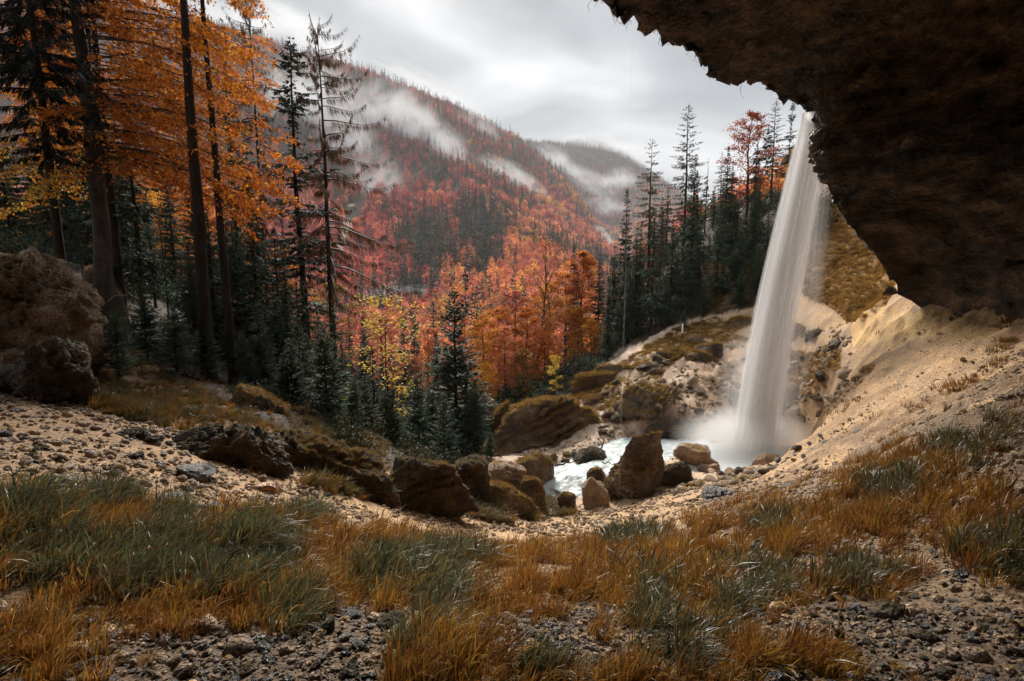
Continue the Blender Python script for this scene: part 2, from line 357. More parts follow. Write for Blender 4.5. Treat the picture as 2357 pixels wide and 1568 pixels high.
# --- ground sheet
def build_ground():
    az = np.concatenate([np.radians(np.linspace(-180, -62, 50)[:-1]), np.radians(np.linspace(-62, 66, 700)), np.radians(np.linspace(66, 180, 48)[1:])])
    rr = np.exp(np.linspace(math.log(0.35), math.log(95), 470))
    A, R = np.meshgrid(az, rr); x = (R*np.sin(A)).ravel(); y = (R*np.cos(A)).ravel()
    z = ground_z(x, y)
    n = len(az); m = len(rr)
    i = np.arange(m-1)[:, None]*n; j = np.arange(n-1)[None, :]
    Q = np.stack([i+j, i+j+1, i+n+j+1, i+n+j], -1).reshape(-1, 4)
    g = zones(x, y, z); r = g['r']
    sand = np.array([0.53, 0.345, 0.19]); pale = np.array([0.60, 0.45, 0.33]); dark = np.array([0.17, 0.115, 0.07])
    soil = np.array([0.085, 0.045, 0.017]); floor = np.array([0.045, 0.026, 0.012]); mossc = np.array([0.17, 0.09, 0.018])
    n1 = fbm2(x, y, 0.35, 4, 31); n2 = fbm2(x, y, 1.7, 4, 37)
    c = np.tile(sand, (len(x), 1))
    def mixc(c, col, f): return c*(1-f[:, None])+np.asarray(col)*f[:, None]
    pinkish = np.clip((1800-g['dx'])/300, 0, 1)*np.clip((r-15)/5, 0, 1)
    c = mixc(c, pale, pinkish)
    rl = fbm(np.stack([(x+y*.75)*2.2, (x*.75-y)*.35, 0*x], 1), 4, 55)
    rs = np.clip((g['dx']-1750)/250, 0, 1)*(g['dy'] < 1060)*(r > 8)
    z = z+rs*.26*rl+rs*.08*fbm2(x, y, 4.0, 3, 56)
    c = mixc(c, (0.30, 0.185, 0.10), rs*np.clip(rl*2.6+n2, 0, 1)*.9)
    lf = np.clip((700-g['dx'])/500, 0, 1)*(g['dy'] < 1200)
    c = mixc(c, (0.38, 0.24, 0.14), np.clip(lf*0.8, 0, 1))
    c = mixc(c, dark, np.clip((n2-0.08)*3.0, 0, 1)*0.6*np.clip((700-g['dx'])/300, 0.15, 1))
    wet = np.clip((g['dy']-1330)/90, 0, 1)*(y > 0)
    c = mixc(c, (0.10, 0.07, 0.048), wet*0.9)
    # lower right gravel with corner shade in its colour, brown damp strip on the right slope and the vegetated ledges
    c = mixc(c, (0.24, 0.165, 0.105), np.clip((g['dx']-1550)/200, 0, 1)*g['fore']*.85)
    dd = inpoly(g['dx']+30*n2, g['dy']+20*n2, [(1780,1100),(1900,1020),(2100,930),(2357,830),(2357,870),(2100,970),(1900,1050),(1800,1130),(1640,1160),(1640,1120)])
    c = mixc(c, (0.20, 0.125, 0.07), dd*0.65)
    slip = inpoly(g['dx']+25*n2, g['dy']+20*n1, [(1480,860),(1560,820),(1740,780),(1790,740),(1960,760),(1950,900),(1800,1010),(1560,1030),(1440,1000)]) & (r > 15)
    c = mixc(c, (0.30, 0.19, 0.125), slip*np.clip(.55+1.6*n2, 0, 1)); z = z+slip*(.35*np.abs(fbm2(x, y, 1.6, 4, 57, .6))+.10*fbm2(x, y, 6, 3, 58))
    for k, f in (('fore', .8), ('left', .9), ('mid', .9), ('mound', .75)):
        c = mixc(c, soil if k != 'mound' else mossc, g[k]*f*np.clip(0.75+1.2*n2, 0, 1)*(np.clip((2000-g['dx'])/400, .25, 1) if k == 'fore' else 1))
    c = mixc(c, (0.26, 0.12, 0.02), g['orange']*0.9); c = mixc(c, (0.17, 0.085, 0.02), g['r5']*0.9)
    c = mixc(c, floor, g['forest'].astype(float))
    rightband = inpoly(g['dx'], g['dy']+25*n1, [(1960,700),(2357,735),(2357,770),(1960,800)])
    ny = np.sin(z*7+2*n1); z = z+rightband*.22*np.abs(fbm2(x, y, 2.2, 4, 59, .65))
    c = mixc(c, (0.62, 0.40, 0.16), rightband*0.7); c = mixc(c, (0.16, 0.08, 0.03), rightband*np.clip(ny*1.5*np.clip(n2*4, 0, 1), 0, 1)*0.8)
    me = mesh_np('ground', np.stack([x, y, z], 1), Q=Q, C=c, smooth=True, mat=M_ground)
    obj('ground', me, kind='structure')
build_ground()

# ------------------------------------------------------------------ mountains
MC = {
 -1300: [(640,100),(560,170),(400,330),(200,600),(150,900)],
 -300: [(620,100),(600,160),(400,330),(150,600),(-50,900),(60,1300)],
 300:  [(700,100),(690,170),(560,260),(400,400),(200,620),(30,900),(120,1300)],
 600:  [(805,100),(800,170),(700,250),(600,330),(450,470),(300,640),(180,820),(95,1050),(160,1400)],
 760:  [(870,100),(840,160),(760,220),(650,300),(520,420),(400,560),(280,740),(140,1020),(260,1300),(320,2600)],
 900:  [(905,100),(840,150),(760,210),(660,290),(560,390),(460,510),(360,650),(260,830),(192,1020),(240,1200),(330,2600)],
 1050: [(905,100),(830,150),(740,215),(640,300),(540,410),(450,540),(360,720),(255,1010),(330,1300),(360,2600)],
 1180: [(890,100),(820,150),(730,220),(630,320),(540,450),(450,640),(380,860),(322,1080),(360,1350),(332,1900),(370,2600)],
 1300: [(875,100),(820,150),(720,230),(640,340),(570,500),(500,720),(420,1000),(450,1250),(400,1600),(335,2000),(380,2700)],
 1380: [(855,100),(800,150),(720,240),(640,400),(580,640),(530,900),(560,1150),(480,1500),(338,2000),(400,2700)],
 1460: [(820,100),(760,160),(720,260),(650,500),(620,800),(560,1200),(470,1500),(372,2050),(430,2800)],
 1600: [(600,100),(640,170),(680,300),(640,600),(560,1100),(480,2100),(520,2900)],
 1900: [(470,100),(560,160),(640,300),(620,700),(560,1500),(560,2900)],
 2500: [(500,100),(560,160),(640,300),(620,700),(560,1500),(560,2900)],
 3600: [(560,100),(600,200),(600,700),(580,2900)],
}
mp_ = np.array([P(dx, dy, Y) for dx, l in MC.items() for dy, Y in l])
mA, mR = polar(mp_[:, 0], mp_[:, 1]); mZ = mp_[:, 2]/np.hypot(mp_[:, 0], mp_[:, 1])
MX, MW = tps_fit(mA, mR, mZ, 1e-3)
def mount_z(x, y):
    A, R = polar(x, y); r = np.exp(R)
    z = tps_eval(MX, MW, A, R)*r
    return z + r*0.012*fbm2(x, y, 0.012, 5, 77, 0.55)*np.clip((r-90)/100, 0, 1)
MCOL = {}
def build_mountain():
    az = np.radians(np.linspace(-66, 66, 420)); rr = np.exp(np.linspace(math.log(90), math.log(3600), 330))
    A, R = np.meshgrid(az, rr); x = (R*np.sin(A)).ravel(); y = (R*np.cos(A)).ravel(); z = mount_z(x, y)
    z = z - 3.0*np.clip((110-np.hypot(x, y))/20, 0, 1)
    n, m = len(az), len(rr)
    i = np.arange(m-1)[:, None]*n; j = np.arange(n-1)[None, :]
    Q = np.stack([i+j, i+j+1, i+n+j+1, i+n+j], -1).reshape(-1, 4)
    dx, dy = proj(x, y, z)
    c = np.tile([0.06, 0.038, 0.022], (len(x), 1))
    sc = inpoly(dx+8*fbm2(x, y, .02, 3, 5), dy, [(1362,522),(1385,520),(1415,560),(1405,578)]) | (inpoly(dx, dy, [(800,470),(860,430),(870,450),(800,560),(770,600)]) & (fbm2(x, y, .02, 3, 8) > 0))
    c[sc] = (0.55, 0.46, 0.36)
    me = mesh_np('mountain', np.stack([x, y, z], 1), Q=Q, C=c, smooth=True, mat=M_mount)
    obj('mountain', me, kind='structure')
    V = np.stack([x, y, z], 1)
    MCOL['V'] = V; MCOL['sc'] = sc
build_mountain()

# ------------------------------------------------------------------ cliff overhang
def wpt(*a): return np.array(a, float)
RIBS = [ # edge of the overhang, foot of the wall
 (P(2048,645,19.6), P(2066,668,19.6)), (P(2030,612,19.5), P(2115,690,19.4)), (P(1990,560,19.4), P(2160,702,18.7)), (P(1950,508,19.5), P(2200,708,17.6)),
 (P(1915,455,20), P(2260,712,16.8)), (P(1893,385,21), P(2357,728,14.6)), (P(1900,330,22.5), wpt(14.8, 11.5, -1.3)), (P(1850,262,24.5), wpt(14.5, 8, -1.0)),
 (P(1745,200,22.5), wpt(13.6, 5, -0.7)), (P(1665,178,20.5), wpt(12.5, 2.5, -0.4)), (P(1590,140,19), wpt(11.5, 0, -0.2)), (P(1500,82,17), wpt(10, -2.5, 0)), (P(1400,35,15.2), wpt(8.5, -4.5, 0)),
 (P(1335,-5,14), wpt(6.5, -6, -0.2)), (wpt(0, 12.6, 7.6), wpt(3, -7.3, -0.5)), (wpt(-6, 11.5, 8.2), wpt(-2, -8, -1)), (wpt(-13, 10, 8.6), wpt(-8, -8.5, -1.2)), (wpt(-22, 7, 8.5), wpt(-16, -8, -1.5))]
def build_cliff():
    S_ = np.array([a for a, b in RIBS]); B_ = np.array([b for a, b in RIBS])
    nr = 620; Sx = catmull(S_, nr); Bx = catmull(B_, nr)
    s = np.linspace(0, 1, nr)
    h = np.clip((Sx[:, 2]-Bx[:, 2]), 0.3, None)
    C1 = Sx+(Bx-Sx)*np.array([0.45, 0.45, 0])[None]; C1[:, 2] = Sx[:, 2]+0.10*h
    C2 = Bx+(Sx-Bx)*np.array([0.02, 0.02, 0])[None]; C2[:, 2] = Bx[:, 2]+0.72*h
    nt_ = 330
    t = np.linspace(0, 1, nt_)[None, :, None]
    under = (1-t)**3*Sx[:, None]+3*(1-t)**2*t*C1[:, None]+3*(1-t)*t*t*C2[:, None]+t**3*Bx[:, None]
    # outer face: from the edge up and back over the roof
    out_dir = (Sx-Bx)*np.array([1, 1, 0]); out_dir /= np.linalg.norm(out_dir, axis=1)[:, None]+1e-6
    up = []
    nu = 26
    for k in range(nu):
        q = 1-k/nu            # 1 .. far up, ->0 at the edge
        H = 9*q**1.2; back = 1.2*q+9*q**3
        up.append(Sx - out_dir*back*np.clip(h/8, .2, 1)[:, None] + np.array([0, 0, 1])*(H*np.clip(h/8, 0.25, 1))[:, None])
    up = np.stack(up, 1)
    G = np.concatenate([up, under], 1)
    # extend the foot below ground
    ft = Bx + np.array([0, 0, -1.])*np.clip(s*4, .15, 1.3)[:, None]; G = np.concatenate([G, ft[:, None]], 1)
    a, b = G.shape[:2]; V = G.reshape(-1, 3)
    gu = np.gradient(G, axis=0); gv = np.gradient(G, axis=1); nn = np.cross(gu, gv).reshape(-1, 3); nn /= np.linalg.norm(nn, axis=1)[:, None]+1e-9
    tt = np.concatenate([np.linspace(-0.3, 0, nu), np.linspace(0, 1, nt_), [1.0]]); T_ = np.tile(tt, a)
    hh = np.repeat(h, b)
    p = V.copy()
    big = fbm(p*np.array([.22, .22, .34]), 4, 11, .5)
    strat = fbm(p*np.array([.5, .5, 2.4])+0.6*fbm(p*.5, 3, 4)[:, None], 5, 12, .62)
    ridg = 1-np.abs(fbm(p*np.array([.8, .8, 1.9]), 4, 13, .6))*2.2
    ledge = np.abs(((p[:, 2]*0.9+1.5*big+0.5*noise(p*.7, 5)) % 1.0)-0.5)*2
    pock = fbm(p*np.array([2.2, 2.2, 4.6]), 4, 14, .6)
    nose = np.repeat(np.exp(-(s/.40)**4), b)*np.clip(1-T_*1.6, 0, 1)
    crag = np.abs(fbm(p*np.array([1.3, 1.3, 1.7]), 5, 23, .6))
    d = 0.75*big+0.40*strat+0.22*ridg+0.26*(ledge-0.5)+nose*(.9*crag-.15)+0.13*pock+0.07*fbm(p*np.array([5, 5, 11]), 3, 15, .6)
    d *= np.clip(hh/5, 0.18, 1)*np.clip((1-T_)*6, 0.15, 1)
    # jagged edge
    edge = np.exp(-(T_/0.012)**2)
    V = V + nn*d[:, None]
    V[:, 2] -= edge*0.35*np.clip(fbm(p*np.array([3.2, 3.2, .5]), 3, 19, .6), -0.2, 1)
    i = np.arange(a-1)[:, None]*b; j = np.arange(b-1)[None, :]
    Q = np.stack([i+j, i+j+1, i+b+j+1, i+b+j], -1).reshape(-1, 4)
    me = mesh_np('cliff', V, Q=Q, smooth=True, mat=M_cliff)
    o = obj('cliff', me, kind='structure')
    # massive top slab over the hollow, so that the roof has its real thickness
    # hanging roots and moss threads along the lip
    ac = Acc(); R = random.Random(3)
    Gd = V.reshape(a, b, 3)
    for k in range(150):
        si = R.randint(int(nr*.30), int(nr*.80)); ti = nu+R.choice([0, 1, 1, 2, 3, 5, 8, 14, 22])
        p0 = Gd[si, ti]; ln = R.uniform(.06, .26) if R.random() < .9 else R.uniform(.35, .7)
        pts = [p0+np.array([R.uniform(-.03, .03)*q, R.uniform(-.03, .03)*q, 0.05-ln*q/4]) for q in range(5)]
        tube(ac, pts, np.linspace(.012, .004, 5), 3, (0.05, 0.03, 0.012))
    obj('hanging_roots', ac.mesh('hanging_roots', M_twig), parent=o, kind='stuff')
    return Gd
CL = build_cliff()

# ------------------------------------------------------------------ stream and waterfall
def mat_water():
    m, nt = mat_new('white_water')
    at = N(nt, 'ShaderNodeAttribute', attribute_name='col')
    sx = N(nt, 'ShaderNodeSeparateXYZ'); L(nt, at.outputs['Vector'], sx.inputs[0])   # x along, y across, z foam bias
    cb = N(nt, 'ShaderNodeCombineXYZ'); 
    a = N(nt, 'ShaderNodeMath', operation='MULTIPLY', ins={1: 3.0}); L(nt, sx.outputs[0], a.inputs[0]); L(nt, a.outputs[0], cb.inputs[0])
    b = N(nt, 'ShaderNodeMath', operation='MULTIPLY', ins={1: 9.0}); L(nt, sx.outputs[1], b.inputs[0]); L(nt, b.outputs[0], cb.inputs[1])
    n1 = N(nt, 'ShaderNodeTexNoise', ins={'Scale': 1.0, 'Detail': 5, 'Roughness': 0.55, 'Distortion': 0.6}); L(nt, cb.outputs[0], n1.inputs['Vector'])
    ad = N(nt, 'ShaderNodeMath', operation='ADD'); L(nt, n1.outputs['Fac'], ad.inputs[0]); L(nt, sx.outputs[2], ad.inputs[1])
    rp = N(nt, 'ShaderNodeValToRGB'); L(nt, ad.outputs[0], rp.inputs[0])
    e = rp.color_ramp.elements; e[0].position = .34; e[0].color = (0.16, 0.25, 0.25, 1); e[1].position = .70; e[1].color = (0.60, 0.64, 0.65, 1)
    bp = N(nt, 'ShaderNodeBump', ins={'Strength': .5, 'Distance': .12}); L(nt, n1.outputs['Fac'], bp.inputs['Height'])
    pb = N(nt, 'ShaderNodeBsdfPrincipled', ins={'Roughness': .35, 'Specular IOR Level': .3}); L(nt, rp.outputs[0], pb.inputs['Base Color']); L(nt, bp.outputs[0], pb.inputs['Normal'])
    o = N(nt, 'ShaderNodeOutputMaterial'); L(nt, pb.outputs[0], o.inputs[0]); return m
M_water = mat_water()
def build_stream():
    c = ST[:, :3]; w = ST[:, 3]; n = len(c); t = np.gradient(c, axis=0); t[:, 2] = 0; t /= np.linalg.norm(t, axis=1)[:, None]
    side = np.stack([-t[:, 1], t[:, 0], 0*t[:, 0]], 1); K = 34
    u = np.linspace(-1, 1, K)
    V = c[:, None]+side[:, None]*(u[None, :, None]*(w*1.55)[:, None, None])
    s = np.concatenate([[0], np.cumsum(np.linalg.norm(np.diff(c, axis=0), axis=1))])
    sl = np.broadcast_to(s[:, None], V.shape[:2]); ul = np.broadcast_to(u[None]*w[:, None], V.shape[:2])
    hz = 0.16*fbm(np.stack([sl*0.9, ul*1.8, 0*sl], -1).reshape(-1, 3), 4, 41).reshape(sl.shape)
    rap = np.clip((s-5)/3, 0.3, 1.4)[:, None]
    V[:, :, 2] += hz*rap-0.10*u[None]**2
    # little drops in the rapids
    V[:, :, 2] += (0.10*np.sin(s*1.9+1.2*np.sin(s))*np.clip((s-7)/3, 0, 1))[:, None]
    C = np.stack([sl, ul, 0.10*(1-np.abs(u))[None]+0*sl+np.clip(0.3-np.abs(s-2.5)/9, 0, .3)[:, None]], -1).reshape(-1, 3)
    i = np.arange(n-1)[:, None]*K; j = np.arange(K-1)[None, :]
    Q = np.stack([i+j, i+j+1, i+K+j+1, i+K+j], -1).reshape(-1, 4)
    obj('stream', mesh_np('stream', V.reshape(-1, 3), Q=Q, C=C, smooth=True, mat=M_water), kind='structure')
build_stream()
def mat_fall(name, dens, facing_pow, streak, seed):
    m, nt = mat_new(name)
    at = N(nt, 'ShaderNodeAttribute', attribute_name='col')   # x around, y along, z fade
    sx = N(nt, 'ShaderNodeSeparateXYZ'); L(nt, at.outputs['Vector'], sx.inputs[0])
    cb = N(nt, 'ShaderNodeCombineXYZ', ins={2: seed})
    a = N(nt, 'ShaderNodeMath', operation='MULTIPLY', ins={1: 11.0}); L(nt, sx.outputs[0], a.inputs[0]); L(nt, a.outputs[0], cb.inputs[0])
    b = N(nt, 'ShaderNodeMath', operation='MULTIPLY', ins={1: .22}); L(nt, sx.outputs[1], b.inputs[0]); L(nt, b.outputs[0], cb.inputs[1])
    n1 = N(nt, 'ShaderNodeTexNoise', ins={'Scale': 1.0, 'Detail': 3, 'Roughness': .5}); L(nt, cb.outputs[0], n1.inputs['Vector'])
    mr = N(nt, 'ShaderNodeMapRange', ins={1: .3, 2: .7, 3: 1-streak, 4: 1.0}); L(nt, n1.outputs['Fac'], mr.inputs[0])
    lw = N(nt, 'ShaderNodeLayerWeight', ins={'Blend': .5})
    f1 = N(nt, 'ShaderNodeMath', operation='SUBTRACT', ins={0: 1.0}); L(nt, lw.outputs['Facing'], f1.inputs[1])
    f2 = N(nt, 'ShaderNodeMath', operation='POWER', ins={1: facing_pow}); L(nt, f1.outputs[0], f2.inputs[0])
    m1 = N(nt, 'ShaderNodeMath', operation='MULTIPLY'); L(nt, f2.outputs[0], m1.inputs[0]); L(nt, mr.outputs[0], m1.inputs[1])
    m2 = N(nt, 'ShaderNodeMath', operation='MULTIPLY'); L(nt, m1.outputs[0], m2.inputs[0]); L(nt, sx.outputs[2], m2.inputs[1])
    m3 = N(nt, 'ShaderNodeMath', operation='MULTIPLY', ins={1: dens}, use_clamp=True); L(nt, m2.outputs[0], m3.inputs[0])
    df = N(nt, 'ShaderNodeBsdfDiffuse', ins={0: (0.97, 0.975, 0.98, 1)}); tr = N(nt, 'ShaderNodeBsdfTranslucent', ins={0: (0.97, 0.975, 0.98, 1)})
    mm = N(nt, 'ShaderNodeMixShader', ins={0: .72}); L(nt, df.outputs[0], mm.inputs[1]); L(nt, tr.outputs[0], mm.inputs[2])
    tp = N(nt, 'ShaderNodeBsdfTransparent')
    mx = N(nt, 'ShaderNodeMixShader'); L(nt, m3.outputs[0], mx.inputs[0]); L(nt, tp.outputs[0], mx.inputs[1]); L(nt, mm.outputs[0], mx.inputs[2])
    o = N(nt, 'ShaderNodeOutputMaterial'); L(nt, mx.outputs[0], o.inputs[0]); return m
def build_fall():
    YT, YB = 24.0, 22.4
    path = [(1873,262,52,YT),(1867,320,64,YT-.05),(1840,450,76,23.7),(1807,600,86,23.4),(1777,750,92,23.0),(1751,900,94,22.7),(1735,1020,100,22.4),(1731,1060,120,22.4)]
    pts = np.array([np.append(P(a, b, d), c*d/F/2) for a, b, c, d in path])
    C = catmull(pts, 90)
    root = obj('waterfall', None, loc=None, label='tall silky white waterfall dropping from the dark overhang into the foaming pool', cat='waterfall')
    root.location = C[-1, :3]; o0 = C[-1, :3]
    def shell(name, k, off, mat, fade_top=1.0, t0=0, t1=90, squash=.8):
        c = C[t0:t1]; n = len(c); K = 56; a = np.arange(K)/K*2*math.pi
        s = np.concatenate([[0], np.cumsum(np.linalg.norm(np.diff(c[:, :3], axis=0), axis=1))])
        R = c[:, 3]*k
        wob = 1+0.05*fbm(np.stack([np.repeat(np.cos(a)[None]*3, n, 0), np.repeat(np.sin(a)[None]*3, n, 0), np.repeat(s[:, None]*.12, K, 1)], -1).reshape(-1, 3), 3, 5).reshape(n, K)
        V = np.stack([np.cos(a)[None]*R[:, None]*wob, np.sin(a)[None]*R[:, None]*squash*wob, 0*wob], -1)+c[:, None, :3]+np.array(off)[None, None]*np.clip(s/8, 0, 1)[:, None, None]
        col = np.stack([np.repeat((np.abs(((a/(2*math.pi)) % 1)*2-1)*2)[None], n, 0), np.repeat(s[:, None], K, 1), np.repeat((np.clip(s/2, fade_top, 1)*np.clip((s[-1]-s)/1.2, 0.0, 1))[:, None], K, 1)], -1)
        i = np.arange(n-1)[:, None]*K; j = np.arange(K)[None, :]; j2 = (j+1) % K
        Q = np.stack([i+j, i+j2, i+K+j2, i+K+j], -1).reshape(-1, 4)
        me = mesh_np(name, V.reshape(-1, 3)-o0, Q=Q, C=col.reshape(-1, 3), smooth=True, mat=mat)
        obj(name, me, parent=root)
    shell('falling_column', .88, (0, 0, 0), mat_fall('fall_core', 4.2, .9, .28, 1.3))
    shell('falling_column', .50, (-.05, 0, 0), mat_fall('fall_core2', 5.0, .7, .2, 4.3))
    shell('spray_veil', 1.06, (.05, 0, 0), mat_fall('fall_veil', 1.3, 1.5, .7, 7.1), .4)
    shell('spray_veil', 1.25, (.85, 0, 0), mat_fall('fall_veil2', .16, 1.6, .9, 9.1), .2)
build_fall()
# thin threads of drip water falling from the lip
def build_drips():
    m = mat_fall('drip_thread', .02, .3, .3, 2.2)
    for (dx, dy0, dy1, Y) in [(1456, 90, 1130, 16.2), (1419, 60, 1000, 15.4), (1800, 1000, 1060, 12)][:1]:
        p0 = P(dx, dy0, Y); zb = P(1468, dy1, Y)[2]
        ac = Acc(); n = 30
        zz = np.linspace(p0[2], zb, n)-p0[2]
        tube(ac, np.stack([0*zz, 0*zz, zz], 1), .028, 6, (1, 1, 1))
        Vn = np.concatenate(ac.V); ac.C = [np.stack([0*Vn[:, 0]+.5, -Vn[:, 2], 0*Vn[:, 0]+1], 1)]
        obj('drip_thread', ac.mesh('drip_thread', m, True), loc=p0, label='thin straight thread of water dripping from the cave lip in front of the sky', cat='dripping water')
build_drips()

# ------------------------------------------------------------------ boulders
def ico(sub):
    import bmesh
    bm = bmesh.new(); bmesh.ops.create_icosphere(bm, subdivisions=sub, radius=1)
    V = np.array([v.co[:] for v in bm.verts]); T = np.array([[v.index for v in f.verts] for f in bm.faces]); bm.free()
    return V, T
ICO = {k: ico(k) for k in (1, 2, 3, 4, 5, 6)}
def rock_shape(sub, half, seed, tilt=0.0, strata=None, rough=0.12, nplane=9, yaw=0.0, taper=0.0, shear=0.0, box=False):
    """faceted, cut and weathered rock; strata = (angle in degrees in the view plane, spacing, depth)"""
    V, T = ICO[sub]; r = np.random.default_rng(seed); d = V.copy()
    nrm = [np.array(n, float) for n in ((1, .1, .1), (-1, .1, .05), (0, 1, .1), (.1, -1, .1), (0, .1, 1), (0, 0, -1))]
    nrm = [n+r.normal(0, .10 if box else .27, 3) for n in nrm]; dist = [r.uniform(.72, .95) for _ in nrm]
    for k in range(nplane):
        n = r.normal(0, 1, 3); n[2] = abs(n[2])*.8 if k % 3 else n[2]; nrm.append(n); dist.append(r.uniform(.78, 1.0))
    nrm = np.array(nrm); nrm /= np.linalg.norm(nrm, axis=1)[:, None]; dist = np.array(dist)
    c = np.clip(d@nrm.T, 1e-3, None)/dist[None]
    ex_ = 17; rad = (c**ex_).sum(1)**(-1/ex_)          # soft minimum over the cutting planes
    p = d*rad[:, None]*np.asarray(half)[None]
    sz = float(np.mean(half))
    q = p/sz
    p = p + d*sz*(rough*1.5*fbm(q*1.3+seed, 4, seed, .55)+rough*.9*fbm(q*4.2+seed, 4, seed+3, .62))[:, None]
    if sub >= 4: p = p + d*sz*(rough*.55*fbm(q*11, 3, seed+8, .6)-rough*.9*np.clip(.22-np.abs(fbm(q*2.3+9, 3, seed+40, .5)), 0, 1)*2.2)[:, None]
    zn = p[:, 2]/half[2]; p[:, 0] = p[:, 0]*(1-taper*zn)+shear*half[0]*zn; p[:, 1] *= (1-taper*zn)
    if strata:
        an, spc, dep = strata; an = math.radians(an)
        ns = np.array([-math.sin(an), 0.25, math.cos(an)]); ns /= np.linalg.norm(ns)
        h = (p@ns)/spc+0.9*fbm(q*1.1, 3, seed+5)+0.28*fbm(q*4, 3, seed+6)
        k = np.floor(h); f = h-k
        amp = .4+.6*np.abs(_h(k.astype(np.int64)&0xffff, (k*0).astype(np.int64), (k*0).astype(np.int64), seed))
        prof = np.where(f < .75, f/.75, 1-(f-.75)/.25)**.7
        hn = (p@ns)/sz; msk = np.clip(.75-.8*hn+1.3*fbm(q*1.2, 3, seed+31), 0, 1)
        dn = d-np.outer(d@ns, ns); p = p+dn*(dep*amp*msk*(prof-1))[:, None]+d*(.3*dep*msk*fbm(p*2.2, 4, seed+33, .65))[:, None]
    if tilt:
        a = math.radians(tilt); R = np.array([[math.cos(a), 0, -math.sin(a)], [0, 1, 0], [math.sin(a), 0, math.cos(a)]]); p = p@R.T
    if yaw:
        a = yaw; R = np.array([[math.cos(a), math.sin(a), 0], [-math.sin(a), math.cos(a), 0], [0, 0, 1]]); p = p@R.T
    return p, T
MOSSY = []     # world points + normals on boulder tops, for tufts
def vnormals(V, T):
    a, b, c = V[T[:, 0]], V[T[:, 1]], V[T[:, 2]]; fn = np.cross(b-a, c-a); n = np.zeros_like(V)
    for k in range(3): np.add.at(n, T[:, k], fn)
    return n/(np.linalg.norm(n, axis=1)[:, None]+1e-12)
def boulder(label, dx, dy, w, h, Y, mat, seed, depth=.85, tilt=0, strata=None, sub=5, rough=.12, tuft=0.0, cat='boulder', name='boulder', group=None, nplane=9, ext=True, taper=.12, shear=0.0, box=False):
    c = P(dx, dy, Y); k = (c[1]*cp-c[2]*sp)/F; half = np.array([w*k/2*1.1, max(w, h)*k/2*depth, h*k/2*1.1])
    if tilt:
        a = abs(math.radians(tilt)); 
    if strata is None and sub >= 5: strata = ((seed*37) % 40-12, float(half.mean())*.30, float(half.mean())*.20)
    V, T = rock_shape(sub, half, seed, tilt, strata, rough, nplane, yaw=math.atan2(c[0], c[1])*.8, taper=taper, shear=shear, box=box)
    g = gz(c[0], c[1]); low = V[:, 2].min(); want = g-c[2]-0.12*h*k
    if not ext: want = low
    if want < low:
        m = V[:, 2] < 0; V[m, 2] *= want/low
    base = np.array([c[0], c[1], c[2]+min(low, want)*.6])
    me = mesh_np(name, V+(c-base), T=T, smooth=True, mat=mat)
    o = obj(name, me, loc=base, label=label, cat=cat, group=group)
    if tuft > 0: MOSSY.append((V+c, vnormals(V, T), tuft*float(np.clip(half.mean()/.9, .25, 2.2)), Y*float(np.clip(half.mean()/1.0, .45, 1))))
    return o
